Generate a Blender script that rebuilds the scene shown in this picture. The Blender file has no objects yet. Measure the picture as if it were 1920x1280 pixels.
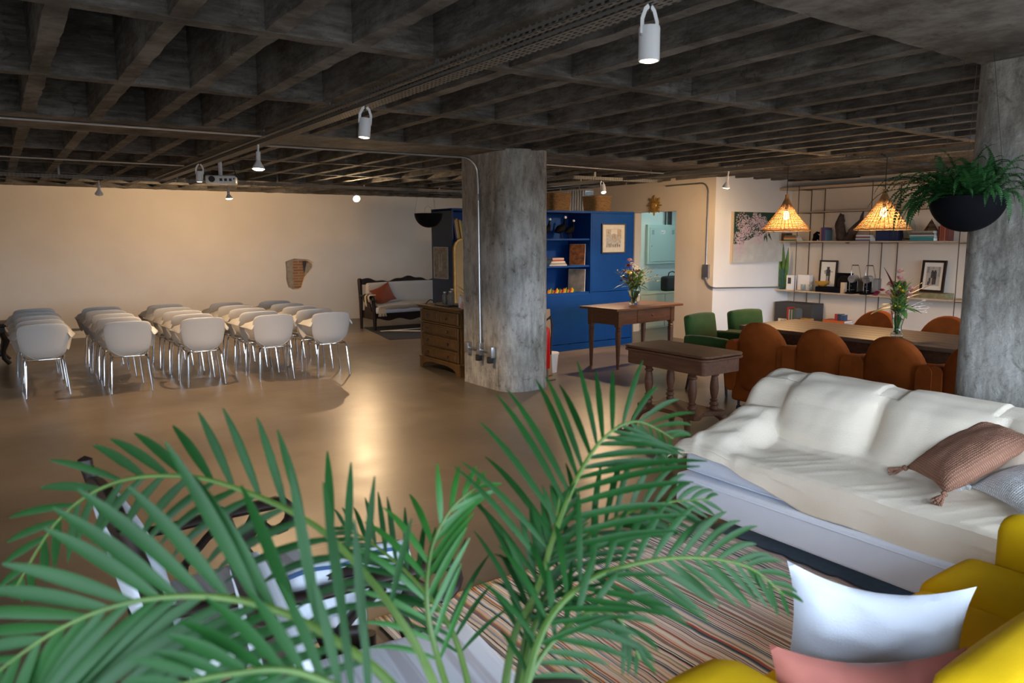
import bpy, bmesh, math, random
from mathutils import Vector, Matrix, Euler, noise
random.seed(7)
PI = math.pi
C = bpy.context.scene.collection
sc = bpy.context.scene

# ------------------------------------------------------------------ camera
cam_d = bpy.data.cameras.new('camera'); cam = bpy.data.objects.new('camera', cam_d); C.objects.link(cam)
sc.camera = cam
YAW, PITCH, ROLL = 0.6097, 0.140, 0.0052
fwd = Vector((math.sin(YAW)*math.cos(PITCH), math.cos(YAW)*math.cos(PITCH), -math.sin(PITCH)))
rgt = Vector((math.cos(YAW), -math.sin(YAW), 0)); upv = rgt.cross(fwd)
cr, sr = math.cos(ROLL), math.sin(ROLL)
r2 = rgt*cr - upv*sr; u2 = rgt*sr + upv*cr
m = Matrix((r2, u2, -fwd)).transposed().to_4x4(); m.translation = Vector((0, 0, 1.65))
cam.matrix_world = m
cam_d.sensor_width = 36; cam_d.lens = 1380.5/1920*36; cam_d.clip_start = .05
cam_d.dof.use_dof = True; cam_d.dof.focus_distance = 5.6; cam_d.dof.aperture_fstop = 4.5

# ------------------------------------------------------------------ world, daylight, exposure
sc.view_settings.view_transform = 'Standard'; sc.view_settings.look = 'None'
sc.view_settings.gamma = 1; sc.view_settings.use_curve_mapping = False
sc.view_settings.exposure = 0.0
wd = bpy.data.worlds.new('overcast_sky'); sc.world = wd; wd.use_nodes = True
bg = wd.node_tree.nodes['Background']; bg.inputs[1].default_value = 13.5
_g = wd.node_tree.nodes.new('ShaderNodeTexCoord'); _s = wd.node_tree.nodes.new('ShaderNodeSeparateXYZ'); _r = wd.node_tree.nodes.new('ShaderNodeValToRGB')
wd.node_tree.links.new(_g.outputs['Generated'], _s.inputs[0]); wd.node_tree.links.new(_s.outputs['Z'], _r.inputs[0]); wd.node_tree.links.new(_r.outputs[0], bg.inputs[0])
_e = _r.color_ramp.elements; _e[0].position = 0.0; _e[0].color = (.15, .16, .17, 1); _e[1].position = .04; _e[1].color = (.67, .82, 1.0, 1)
def portal(name, loc, rot, sx, sy):
    d = bpy.data.lights.new(name, 'AREA'); d.shape = 'RECTANGLE'; d.size = sx; d.size_y = sy
    d.cycles.is_portal = True
    o = bpy.data.objects.new(name, d); C.objects.link(o); o.location = loc; o.rotation_euler = rot
# portals face into the room
portal('window_daylight', (4.7, -1.46, 1.42), (-PI/2, 0, 0), 11.4, 2.0)
portal('window_daylight', (-1.62, -.2, 1.45), (0, -PI/2, 0), 1.9, 2.4)
portal('window_daylight', (9.30, 11.71, 1.91), (0, PI/2, 0), 1.22, 2.58)

# ------------------------------------------------------------------ materials
M = {}
def mat(name, col, rough=.6, metal=0, col2=None, nscale=8, stretch=(1, 1, 1), bump=0, bscale=60, spec=.5, emit=None, estr=0,
        trans=0, ior=1.45, sheen=0, detail=5, lo=.3, hi=.7, coat=0):
    if name in M: return M[name]
    mt = bpy.data.materials.new(name); mt.use_nodes = True; nt = mt.node_tree; N = nt.nodes; L = nt.links
    b = N['Principled BSDF']; b.inputs['Roughness'].default_value = rough; b.inputs['Metallic'].default_value = metal
    b.inputs['Base Color'].default_value = (*col, 1); b.inputs['Specular IOR Level'].default_value = spec
    b.inputs['IOR'].default_value = ior
    if trans: b.inputs['Transmission Weight'].default_value = trans
    if coat: b.inputs['Coat Weight'].default_value = coat; b.inputs['Coat Roughness'].default_value = .25
    if sheen: b.inputs['Sheen Weight'].default_value = sheen; b.inputs['Sheen Roughness'].default_value = .4
    if emit: b.inputs['Emission Color'].default_value = (*emit, 1); b.inputs['Emission Strength'].default_value = estr
    if col2 or bump:
        g = N.new('ShaderNodeTexCoord'); mp = N.new('ShaderNodeMapping'); mp.inputs['Scale'].default_value = stretch
        L.new(g.outputs['Object'], mp.inputs[0])
    if col2:
        n = N.new('ShaderNodeTexNoise'); n.inputs['Scale'].default_value = nscale; n.inputs['Detail'].default_value = detail
        L.new(mp.outputs[0], n.inputs['Vector'])
        r = N.new('ShaderNodeValToRGB'); r.color_ramp.elements[0].position = lo; r.color_ramp.elements[1].position = hi
        r.color_ramp.elements[0].color = (*col, 1); r.color_ramp.elements[1].color = (*col2, 1)
        L.new(n.outputs[0], r.inputs[0]); L.new(r.outputs[0], b.inputs['Base Color'])
    if bump:
        n2 = N.new('ShaderNodeTexNoise'); n2.inputs['Scale'].default_value = bscale; n2.inputs['Detail'].default_value = 4
        L.new(mp.outputs[0], n2.inputs['Vector'])
        bp = N.new('ShaderNodeBump'); bp.inputs['Strength'].default_value = bump; bp.inputs['Distance'].default_value = .01
        L.new(n2.outputs[0], bp.inputs['Height']); L.new(bp.outputs[0], b.inputs['Normal'])
    M[name] = mt
    return mt

def ramp(N, stops, interp='LINEAR'):
    r = N.new('ShaderNodeValToRGB'); cr_ = r.color_ramp; cr_.interpolation = interp
    while len(cr_.elements) < len(stops): cr_.elements.new(.5)
    for e, (p, c) in zip(cr_.elements, stops): e.position = p; e.color = (*c, 1)
    return r

def concrete(name, dark, mid, light, board=None, scale=1.0, bump=.5):
    mt = bpy.data.materials.new(name); mt.use_nodes = True; nt = mt.node_tree; N = nt.nodes; L = nt.links
    b = N['Principled BSDF']; b.inputs['Roughness'].default_value = .85; b.inputs['Specular IOR Level'].default_value = .25
    g = N.new('ShaderNodeNewGeometry')
    n1 = N.new('ShaderNodeTexNoise'); n1.inputs['Scale'].default_value = 1.6*scale; n1.inputs['Detail'].default_value = 9; n1.inputs['Roughness'].default_value = .62
    mp = N.new('ShaderNodeMapping'); mp.inputs['Scale'].default_value = board or (1, 1, 1)
    n2 = N.new('ShaderNodeTexNoise'); n2.inputs['Scale'].default_value = 5*scale; n2.inputs['Detail'].default_value = 6; n2.inputs['Roughness'].default_value = .7
    L.new(g.outputs['Position'], n1.inputs['Vector']); L.new(g.outputs['Position'], mp.inputs[0]); L.new(mp.outputs[0], n2.inputs['Vector'])
    ad = N.new('ShaderNodeMath'); ad.operation = 'ADD'; L.new(n1.outputs[0], ad.inputs[0]); L.new(n2.outputs[0], ad.inputs[1])
    hf = N.new('ShaderNodeMath'); hf.operation = 'MULTIPLY'; hf.inputs[1].default_value = .5; L.new(ad.outputs[0], hf.inputs[0])
    r = ramp(N, [(.34, dark), (.47, mid), (.55, tuple(.5*(a_+c_) for a_, c_ in zip(mid, light))), (.66, light)]); L.new(hf.outputs[0], r.inputs[0])
    # darker pits and pale crusts
    n4 = N.new('ShaderNodeTexNoise'); n4.inputs['Scale'].default_value = 11*scale; n4.inputs['Detail'].default_value = 10; n4.inputs['Roughness'].default_value = .75; n4.inputs['Distortion'].default_value = .6
    L.new(g.outputs['Position'], n4.inputs['Vector'])
    rk = ramp(N, [(.34, (.45, .43, .40)), (.44, (1, 1, 1)), (.60, (1, 1, 1)), (.70, (1.5, 1.52, 1.55))]); L.new(n4.outputs[0], rk.inputs[0])
    mx = N.new('ShaderNodeMixRGB'); mx.blend_type = 'MULTIPLY'; mx.inputs[0].default_value = .85; L.new(r.outputs[0], mx.inputs[1]); L.new(rk.outputs[0], mx.inputs[2]); L.new(mx.outputs[0], b.inputs['Base Color'])
    bp = N.new('ShaderNodeBump'); bp.inputs['Strength'].default_value = bump; bp.inputs['Distance'].default_value = .012
    n3 = N.new('ShaderNodeTexNoise'); n3.inputs['Scale'].default_value = 30; n3.inputs['Detail'].default_value = 8; L.new(g.outputs['Position'], n3.inputs['Vector'])
    a2 = N.new('ShaderNodeMath'); a2.operation = 'ADD'; L.new(n3.outputs[0], a2.inputs[0]); L.new(n4.outputs[0], a2.inputs[1])
    L.new(a2.outputs[0], bp.inputs['Height']); L.new(bp.outputs[0], b.inputs['Normal'])
    M[name] = mt; return mt

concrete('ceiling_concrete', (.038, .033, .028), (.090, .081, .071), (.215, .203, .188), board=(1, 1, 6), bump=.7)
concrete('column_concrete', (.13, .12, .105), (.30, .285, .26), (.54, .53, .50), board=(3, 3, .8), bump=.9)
def make_floor():
    mt = bpy.data.materials.new('polished_floor'); mt.use_nodes = True; nt = mt.node_tree; N = nt.nodes; L = nt.links
    b = N['Principled BSDF']; b.inputs['Specular IOR Level'].default_value = .5
    g = N.new('ShaderNodeNewGeometry')
    n1 = N.new('ShaderNodeTexNoise'); n1.inputs['Scale'].default_value = .8; n1.inputs['Detail'].default_value = 9; n1.inputs['Roughness'].default_value = .6
    L.new(g.outputs['Position'], n1.inputs['Vector'])
    r = ramp(N, [(.32, (.092, .072, .052)), (.52, (.125, .099, .072)), (.7, (.16, .128, .095))]); L.new(n1.outputs[0], r.inputs[0])
    # saw-cut joints every 4.6 m
    sp = N.new('ShaderNodeSeparateXYZ'); L.new(g.outputs['Position'], sp.inputs[0])
    out = r.outputs[0]
    for ax, off, per in (('X', .75, 4.6), ('Y', .2, 3.9)):
        a = N.new('ShaderNodeMath'); a.operation = 'ADD'; a.inputs[1].default_value = off; L.new(sp.outputs[ax], a.inputs[0])
        f = N.new('ShaderNodeMath'); f.operation = 'PINGPONG'; f.inputs[1].default_value = per/2; L.new(a.outputs[0], f.inputs[0])
        c = N.new('ShaderNodeMath'); c.operation = 'LESS_THAN'; c.inputs[1].default_value = .003; L.new(f.outputs[0], c.inputs[0])
        mx = N.new('ShaderNodeMixRGB'); mx.inputs[2].default_value = (.20, .16, .12, 1); L.new(c.outputs[0], mx.inputs[0]); L.new(out, mx.inputs[1]); out = mx.outputs[0]
    L.new(out, b.inputs['Base Color'])
    n2 = N.new('ShaderNodeTexNoise'); n2.inputs['Scale'].default_value = 3; n2.inputs['Detail'].default_value = 6; L.new(g.outputs['Position'], n2.inputs['Vector'])
    rr = N.new('ShaderNodeMapRange'); rr.inputs['To Min'].default_value = .25; rr.inputs['To Max'].default_value = .42; L.new(n2.outputs[0], rr.inputs[0]); L.new(rr.outputs[0], b.inputs['Roughness'])
    n3 = N.new('ShaderNodeTexNoise'); n3.inputs['Scale'].default_value = 30; L.new(g.outputs['Position'], n3.inputs['Vector'])
    bp = N.new('ShaderNodeBump'); bp.inputs['Strength'].default_value = .05; bp.inputs['Distance'].default_value = .01; L.new(n3.outputs[0], bp.inputs['Height']); L.new(bp.outputs[0], b.inputs['Normal'])
    M['floor'] = mt
make_floor()

def brickmat():
    mt = bpy.data.materials.new('bare_brick'); mt.use_nodes = True; nt = mt.node_tree; N = nt.nodes; L = nt.links
    b = N['Principled BSDF']; b.inputs['Roughness'].default_value = .9
    g = N.new('ShaderNodeTexCoord'); mp = N.new('ShaderNodeMapping'); mp.inputs['Rotation'].default_value = (PI/2, 0, 0); L.new(g.outputs['Object'], mp.inputs[0])
    t = N.new('ShaderNodeTexBrick'); t.inputs['Scale'].default_value = 1; t.inputs['Brick Width'].default_value = .22; t.inputs['Row Height'].default_value = .055; t.inputs['Mortar Size'].default_value = .010
    t.inputs['Color1'].default_value = (.36, .16, .055, 1); t.inputs['Color2'].default_value = (.26, .10, .04, 1); t.inputs['Mortar'].default_value = (.32, .25, .18, 1)
    L.new(mp.outputs[0], t.inputs['Vector']); L.new(t.outputs[0], b.inputs['Base Color']); M['brick'] = mt
brickmat()

def traymat():
    # galvanised channel with rows of punched slots
    mt = bpy.data.materials.new('slotted_steel'); mt.use_nodes = True; nt = mt.node_tree; N = nt.nodes; L = nt.links
    b = N['Principled BSDF']; b.inputs['Base Color'].default_value = (.22, .21, .195, 1); b.inputs['Metallic'].default_value = .6; b.inputs['Roughness'].default_value = .6
    g = N.new('ShaderNodeTexCoord'); sp = N.new('ShaderNodeSeparateXYZ'); L.new(g.outputs['Object'], sp.inputs[0])
    def cell(sock, per, duty, shift=None):
        a = N.new('ShaderNodeMath'); a.operation = 'MULTIPLY'; a.inputs[1].default_value = 1/per; L.new(sock, a.inputs[0])
        f = N.new('ShaderNodeMath'); f.operation = 'FRACT'; L.new(a.outputs[0], f.inputs[0])
        c = N.new('ShaderNodeMath'); c.operation = 'LESS_THAN'; c.inputs[1].default_value = duty; L.new(f.outputs[0], c.inputs[0]); return c.outputs[0]
    s = N.new('ShaderNodeMath'); s.operation = 'ADD'; L.new(sp.outputs['Y'], s.inputs[0]); L.new(sp.outputs['Z'], s.inputs[1])
    cx = cell(sp.outputs['X'], .045, .6); cy = cell(s.outputs[0], .0235, .42)
    mu = N.new('ShaderNodeMath'); mu.operation = 'MULTIPLY'; L.new(cx, mu.inputs[0]); L.new(cy, mu.inputs[1])
    tr = N.new('ShaderNodeBsdfTransparent'); mx = N.new('ShaderNodeMixShader'); L.new(mu.outputs[0], mx.inputs[0]); L.new(b.outputs[0], mx.inputs[1]); L.new(tr.outputs[0], mx.inputs[2])
    L.new(mx.outputs[0], N['Material Output'].inputs[0]); M['tray'] = mt
traymat()

def rugmat():
    mt = bpy.data.materials.new('striped_rag_weave'); mt.use_nodes = True; nt = mt.node_tree; N = nt.nodes; L = nt.links
    b = N['Principled BSDF']; b.inputs['Roughness'].default_value = .95; b.inputs['Specular IOR Level'].default_value = .1
    g = N.new('ShaderNodeTexCoord'); sp = N.new('ShaderNodeSeparateXYZ'); L.new(g.outputs['Object'], sp.inputs[0])
    w = N.new('ShaderNodeTexNoise'); w.inputs['Scale'].default_value = 5; w.inputs['Detail'].default_value = 2; L.new(g.outputs['Object'], w.inputs['Vector'])
    a = N.new('ShaderNodeMath'); a.operation = 'MULTIPLY_ADD'; a.inputs[1].default_value = .03; L.new(w.outputs[0], a.inputs[0]); L.new(sp.outputs['X'], a.inputs[2])
    q = N.new('ShaderNodeMath'); q.operation = 'SNAP'; q.inputs[1].default_value = .0062; L.new(a.outputs[0], q.inputs[0])
    wn = N.new('ShaderNodeTexWhiteNoise'); wn.noise_dimensions = '1D'; L.new(q.outputs[0], wn.inputs['W'])
    lf = N.new('ShaderNodeMath'); lf.operation = 'SNAP'; lf.inputs[1].default_value = .36; L.new(a.outputs[0], lf.inputs[0])
    cols = [(0, (.92, .72, .62)), (.16, (.95, .88, .80)), (.30, (.08, .07, .08)), (.35, (.86, .58, .46)), (.45, (.60, .54, .56)), (.54, (.14, .17, .23)), (.59, (.82, .66, .50)),
            (.70, (.55, .13, .08)), (.75, (.32, .25, .22)), (.82, (.70, .52, .20)), (.86, (.30, .36, .42)), (.93, (.84, .78, .68))]
    r = ramp(N, cols, 'CONSTANT'); L.new(wn.outputs[0], r.inputs[0])
    cols2 = [(0, (.68, .58, .57)), (.22, (.88, .82, .78)), (.40, (.10, .09, .11)), (.48, (.46, .37, .36)), (.60, (.28, .24, .26)), (.72, (.72, .63, .58)), (.86, (.15, .16, .20)), (.93, (.55, .40, .35))]
    r2_ = ramp(N, cols2, 'CONSTANT'); L.new(wn.outputs[0], r2_.inputs[0])
    th = N.new('ShaderNodeMapRange'); th.inputs['From Min'].default_value = .15; th.inputs['From Max'].default_value = .45; L.new(sp.outputs['X'], th.inputs[0])
    mx = N.new('ShaderNodeMixRGB'); L.new(th.outputs[0], mx.inputs[0]); L.new(r.outputs[0], mx.inputs[1]); L.new(r2_.outputs[0], mx.inputs[2])
    L.new(mx.outputs[0], b.inputs['Base Color'])
    f = N.new('ShaderNodeMath'); f.operation = 'PINGPONG'; f.inputs[1].default_value = .0031; L.new(a.outputs[0], f.inputs[0])
    bp = N.new('ShaderNodeBump'); bp.inputs['Strength'].default_value = .6; bp.inputs['Distance'].default_value = 1; L.new(f.outputs[0], bp.inputs['Height']); L.new(bp.outputs[0], b.inputs['Normal'])
    M['rag_rug'] = mt
rugmat()

# everyday materials
mat('cream_wall', (.68, .61, .53), .85, col2=(.72, .65, .57), nscale=2, bump=.15, bscale=90)
mat('beige_wall', (.62, .53, .44), .85, col2=(.66, .57, .47), nscale=2, bump=.1)
mat('white_wall', (.76, .75, .75), .85, col2=(.80, .79, .79), nscale=2, bump=.1)
mat('teal_wall', (.50, .62, .60), .8)
mat('white_plastic', (.44, .42, .40), .38, spec=.5)
mat('chrome', (.75, .75, .76), .12, 1)
mat('steel', (.45, .45, .45), .35, .9)
mat('dull_steel', (.30, .30, .30), .45, .8)
mat('black_metal', (.025, .022, .02), .45, .3)
mat('brown_metal', (.09, .07, .055), .5, .5)
mat('white_enamel', (.72, .74, .78), .3)
mat('lamp_glass', (1, .9, .75), .3, emit=(1, .82, .55), estr=14)
mat('bulb_glow', (1, .8, .5), .3, emit=(1, .70, .38), estr=5)
mat('blue_paint', (.0012, .040, .19), .55, spec=.2, col2=(.0015, .048, .215), nscale=4)
mat('slate_paint', (.018, .045, .095), .6)
mat('dark_wood', (.045, .020, .012), .35, col2=(.085, .038, .02), nscale=6, stretch=(1, 8, 8), coat=.2)
mat('table_wood', (.075, .028, .012), .45, col2=(.13, .052, .022), nscale=4, stretch=(1, 10, 10), coat=.2)
mat('card_wood', (.075, .030, .015), .52, col2=(.12, .05, .026), nscale=4, stretch=(10, 1, 10), spec=.25)
mat('oak_wood', (.070, .036, .022), .5, col2=(.125, .070, .044), nscale=3, stretch=(14, 1, 10), coat=.15)
mat('walnut_chest', (.07, .034, .011), .5, col2=(.15, .078, .026), nscale=5, stretch=(8, 8, 1), spec=.3)
mat('black_wood', (.012, .007, .006), .42, col2=(.026, .014, .011), nscale=8, spec=.4)
mat('pale_wood', (.50, .38, .26), .5, col2=(.58, .45, .32), nscale=5, stretch=(1, 10, 1))
mat('orange_velvet', (.20, .042, .005), .9, col2=(.27, .060, .008), nscale=7, spec=.2)
mat('green_fabric', (.022, .058, .008), .88, col2=(.032, .078, .012), nscale=9, sheen=.2)
mat('throw_cotton', (.78, .665, .53), .92, col2=(.82, .71, .58), nscale=5, bump=.25, bscale=220, spec=.1)
mat('sofa_fabric', (.74, .78, .88), .9, col2=(.77, .81, .90), nscale=6, bump=.2, bscale=260, spec=.1)
mat('yellow_fabric', (.62, .37, .004), .85, col2=(.66, .41, .006), nscale=8, bump=.12, bscale=240, spec=.15)
mat('white_linen', (.58, .61, .68), .9, bump=.2, bscale=200, spec=.1)
mat('rose_velvet', (.27, .080, .060), .85, col2=(.33, .105, .08), nscale=9, sheen=.3)
mat('rust_velvet', (.30, .065, .02), .85, sheen=.2)
def knitmat(name, c1, c2):
    mt = bpy.data.materials.new(name); mt.use_nodes = True; N = mt.node_tree.nodes; L = mt.node_tree.links
    b = N['Principled BSDF']; b.inputs['Roughness'].default_value = .95; b.inputs['Specular IOR Level'].default_value = .1
    g = N.new('ShaderNodeTexCoord'); w1 = N.new('ShaderNodeTexWave'); w1.inputs['Scale'].default_value = 34; w1.bands_direction = 'Z'
    w2 = N.new('ShaderNodeTexWave'); w2.inputs['Scale'].default_value = 30; w2.bands_direction = 'X'
    L.new(g.outputs['Object'], w1.inputs[0]); L.new(g.outputs['Object'], w2.inputs[0])
    ml = N.new('ShaderNodeMath'); ml.operation = 'MULTIPLY'; L.new(w1.outputs[1], ml.inputs[0]); L.new(w2.outputs[1], ml.inputs[1])
    r = ramp(N, [(0, c1), (.6, c2)]); L.new(ml.outputs[0], r.inputs[0]); L.new(r.outputs[0], b.inputs['Base Color'])
    bp = N.new('ShaderNodeBump'); bp.inputs['Strength'].default_value = .8; bp.inputs['Distance'].default_value = .004; L.new(ml.outputs[0], bp.inputs['Height']); L.new(bp.outputs[0], b.inputs['Normal'])
    M[name] = mt
knitmat('tan_knit', (.24, .12, .08), (.36, .19, .13)); knitmat('white_knit', (.52, .52, .53), (.70, .70, .70))
mat('palm_leaf', (.003, .030, .004), .5, col2=(.008, .055, .008), nscale=5, spec=.28)
mat('palm_leaf_light', (.012, .085, .010), .45, col2=(.022, .12, .014), nscale=5)
mat('palm_stem', (.08, .14, .02), .5, col2=(.04, .09, .012), nscale=9)
mat('fern_leaf', (.008, .050, .009), .6, col2=(.02, .11, .02), nscale=14)
mat('leaf_green', (.06, .15, .03), .5, col2=(.14, .24, .05), nscale=20)
mat('snake_leaf', (.035, .12, .02), .45, col2=(.10, .20, .03), nscale=9)
mat('bowl_black', (.003, .0035, .006), .7, spec=.12)
mat('wicker', (.13, .068, .026), .75, col2=(.32, .19, .08), nscale=30, stretch=(1, 1, 5), bump=1, bscale=60)
mat('straw', (.22, .115, .042), .8, col2=(.36, .21, .085), nscale=30)
mat('paper', (.78, .76, .70), .9)
mat('glass', (.9, .95, .95), .03, trans=1, ior=1.3)
mat('window_glass', (.9, .95, 1), .02, trans=1, ior=1.02)
mat('green_glass', (.25, .50, .45), .08, trans=.85, ior=1.3)
mat('water', (.6, .75, .6), .02, trans=1, ior=1.33)
mat('brass', (.55, .36, .12), .35, .8)
mat('gilt', (.36, .20, .05), .45, .4, col2=(.50, .30, .08), nscale=30)
mat('cane_panel', (.42, .29, .13), .8, col2=(.47, .33, .16), nscale=60)
mat('charcoal', (.045, .045, .05), .6)
mat('white_paint', (.78, .78, .78), .5)
mat('curtain', (.72, .74, .80), .9)
mat('red_paint', (.50, .006, .008), .3)
mat('cardboard', (.42, .26, .14), .8)
mat('driftwood', (.035, .020, .016), .85, col2=(.075, .042, .03), nscale=12, bump=1, bscale=20)
mat('black_rubber', (.02, .02, .02), .7)
mat('rug_black', (.012, .014, .022), .95); mat('rug_white', (.55, .52, .48), .95)
mat('slate_rug', (.19, .26, .33), .95, col2=(.23, .30, .37), nscale=30)
mat('olive_box', (.16, .14, .07), .6, col2=(.26, .23, .12), nscale=20)
mat('pinkflower', (.72, .36, .33), .7, col2=(.80, .50, .44), nscale=30); mat('magenta', (.45, .03, .10), .6)
mat('yellowflower', (.80, .60, .05), .6); mat('whiteflower', (.80, .76, .72), .6); mat('redflower', (.30, .015, .02), .6)
mat('orangeflower', (.70, .22, .02), .6); mat('burgundy_leaf', (.12, .035, .03), .5, col2=(.22, .07, .05), nscale=10)
mat('dry_grass', (.26, .24, .10), .7, col2=(.38, .33, .16), nscale=14)
def colour(name, c, rough=.6): return mat(name, c, rough)

# ------------------------------------------------------------------ mesh helpers
def nb(): return bmesh.new()
def box(bm, lo, hi, mx=None):
    vs = [bm.verts.new((x, y, z)) for z in (lo[2], hi[2]) for y in (lo[1], hi[1]) for x in (lo[0], hi[0])]
    for f in ((0, 2, 3, 1), (4, 5, 7, 6), (0, 1, 5, 4), (2, 6, 7, 3), (0, 4, 6, 2), (1, 3, 7, 5)): bm.faces.new([vs[i] for i in f])
    if mx is not None:
        for v in vs: v.co = mx @ v.co
    return vs
def bx(lo, hi, mx=None):
    b = nb(); box(b, lo, hi, mx); return b
def tube(bm, pts, r, n=8, closed=False, flat=None):
    pts = [Vector(p) for p in pts]; k = len(pts); rs = r if isinstance(r, (list, tuple)) else [r]*k
    rings = []; ref = None
    for i, p in enumerate(pts):
        a = pts[i-1] if (i or closed) else pts[0]; b = pts[(i+1) % k] if (i < k-1 or closed) else pts[-1]
        t = (b-a).normalized() if (b-a).length > 1e-9 else Vector((0, 0, 1))
        if ref is None: ref = Vector((0, 0, 1)) if abs(t.z) < .9 else Vector((1, 0, 0))
        s = t.cross(ref)
        if s.length < 1e-5: s = t.cross(Vector((0, 1, .3)))
        s.normalize(); w = s.cross(t).normalized(); ref = w
        fl = flat if flat else (1, 1)
        rings.append([bm.verts.new(p + (s*math.cos(2*PI*j/n)*fl[0] + w*math.sin(2*PI*j/n)*fl[1])*rs[i]) for j in range(n)])
    for i in range(k-1 if not closed else k):
        A, B = rings[i], rings[(i+1) % k]
        for j in range(n): bm.faces.new((A[j], A[(j+1) % n], B[(j+1) % n], B[j]))
    if not closed: bm.faces.new(rings[0][::-1]); bm.faces.new(rings[-1])
def lathe(bm, prof, n=20, c=(0, 0, 0), cap=True, ax=None):
    rings = []
    for r, z in prof:
        rings.append([bm.verts.new((c[0]+r*math.cos(2*PI*j/n), c[1]+r*math.sin(2*PI*j/n), c[2]+z)) for j in range(n)])
    for A, B in zip(rings, rings[1:]):
        for j in range(n): bm.faces.new((A[j], A[(j+1) % n], B[(j+1) % n], B[j]))
    if cap: bm.faces.new(rings[0][::-1]); bm.faces.new(rings[-1])
    if ax is not None:
        for R_ in rings:
            for v in R_: v.co = ax @ v.co
def prism(bm, outline, axis, a, b):
    def P(u, v, w): return {'x': (w, u, v), 'y': (u, w, v), 'z': (u, v, w)}[axis]
    A = [bm.verts.new(P(u, v, a)) for u, v in outline]; B = [bm.verts.new(P(u, v, b)) for u, v in outline]
    n = len(outline); bm.faces.new(A); bm.faces.new(B[::-1])
    for i in range(n): bm.faces.new((A[i], B[i], B[(i+1) % n], A[(i+1) % n]))
def grid(bm, nu, nv, f, closed_u=False):
    V = [[bm.verts.new(f(i/(nu-1) if not closed_u else i/nu, j/(nv-1))) for j in range(nv)] for i in range(nu)]
    for i in range(nu if closed_u else nu-1):
        for j in range(nv-1):
            i2 = (i+1) % nu
            bm.faces.new((V[i][j], V[i2][j], V[i2][j+1], V[i][j+1]))
    return V
def rbox(lo, hi, r=.02, seg=3):
    b = bx(lo, hi); bmesh.ops.bevel(b, geom=b.edges[:], offset=r, segments=seg, profile=.6, affect='EDGES'); return b
def soft(lo, hi, r=.05, puff=.02, cuts=5):
    """upholstered block: rounded, faces swollen a little"""
    b = bx(lo, hi)
    bmesh.ops.bevel(b, geom=b.edges[:], offset=r, segments=4, profile=.55, affect='EDGES')
    lo = Vector(lo); hi = Vector(hi); c = (lo+hi)/2; h = (hi-lo)/2
    bmesh.ops.subdivide_edges(b, edges=[e for e in b.edges if e.calc_length() > .12], cuts=cuts, use_grid_fill=True)
    for v in b.verts:
        q = [(v.co[i]-c[i])/h[i] for i in range(3)]
        for i in range(3):
            j, k = (i+1) % 3, (i+2) % 3
            w = max(0, 1-q[j]**2)*max(0, 1-q[k]**2)
            if abs(q[i]) > .9: v.co[i] += math.copysign(puff*w, q[i])
    return b
def obj(name, bm, m_, parent=None, smooth=True, mods=(), loc=None):
    me = bpy.data.meshes.new(name); bmesh.ops.recalc_face_normals(bm, faces=bm.faces[:]); bm.to_mesh(me); bm.free()
    for k in (m_ if isinstance(m_, (list, tuple)) else [m_]): me.materials.append(M[k])
    if smooth:
        for p in me.polygons: p.use_smooth = True
    o = bpy.data.objects.new(name, me); C.objects.link(o)
    if parent: o.parent = parent
    if loc: o.location = loc
    for md in mods:
        if md[0] == 'solid': k = o.modifiers.new('thickness', 'SOLIDIFY'); k.thickness = md[1]; k.offset = md[2] if len(md) > 2 else 0
        elif md[0] == 'sub': k = o.modifiers.new('smoothing', 'SUBSURF'); k.levels = md[1]; k.render_levels = md[1]
        elif md[0] == 'bevel': k = o.modifiers.new('edges', 'BEVEL'); k.width = md[1]; k.segments = 2; k.limit_method = 'ANGLE'
    if smooth: 
        try: me.set_sharp_from_angle(angle=math.radians(42))
        except Exception: pass
    return o
def tag(o, label, cat, group=None, kind=None):
    if label: o['label'] = label
    if cat: o['category'] = cat
    if group: o['group'] = group
    if kind: o['kind'] = kind
    return o
def thing(name, label, cat, loc=(0, 0, 0), rz=0, group=None):
    o = bpy.data.objects.new(name, None); C.objects.link(o); o.empty_display_size = .05
    o.location = loc; o.rotation_euler = (0, 0, rz); return tag(o, label, cat, group)
def struct(name, bm, m_, smooth=False, parent=None, **k):
    o = obj(name, bm, m_, parent, smooth, **k)
    if not parent: o['kind'] = 'structure'
    return o
def dup(root, loc, rz=None, label=None, group=None, scale=None):
    def cp(o, par):
        c = o.copy(); C.objects.link(c)
        if par: c.parent = par
        for ch in [x for x in KIDS.get(o.name, [])]: cp(ch, c)
        return c
    KIDS = {}
    for x in bpy.data.objects:
        if x.parent: KIDS.setdefault(x.parent.name, []).append(x)
    r = cp(root, None); r.location = loc
    if rz is not None: r.rotation_euler = (0, 0, rz)
    if label: r['label'] = label
    if group: r['group'] = group
    if scale: r.scale = scale
    return r
def T(x, y, z, rz=0, rx=0, ry=0): return Matrix.Translation((x, y, z)) @ Euler((rx, ry, rz)).to_matrix().to_4x4()
def spot(parent, loc, rot, power, ang, col=(1, .68, .38), blend=.6, size=.03):
    d = bpy.data.lights.new('lamp_light', 'SPOT'); d.energy = power; d.spot_size = ang; d.spot_blend = blend; d.color = col; d.shadow_soft_size = size
    o = bpy.data.objects.new('lamp_light', d); C.objects.link(o); o.parent = parent; o.location = loc; o.rotation_euler = rot
def point(parent, loc, power, col=(1, .6, .28), size=.03):
    d = bpy.data.lights.new('bulb_light', 'POINT'); d.energy = power; d.color = col; d.shadow_soft_size = size
    o = bpy.data.objects.new('bulb_light', d); C.objects.link(o); o.parent = parent; o.location = loc

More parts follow.
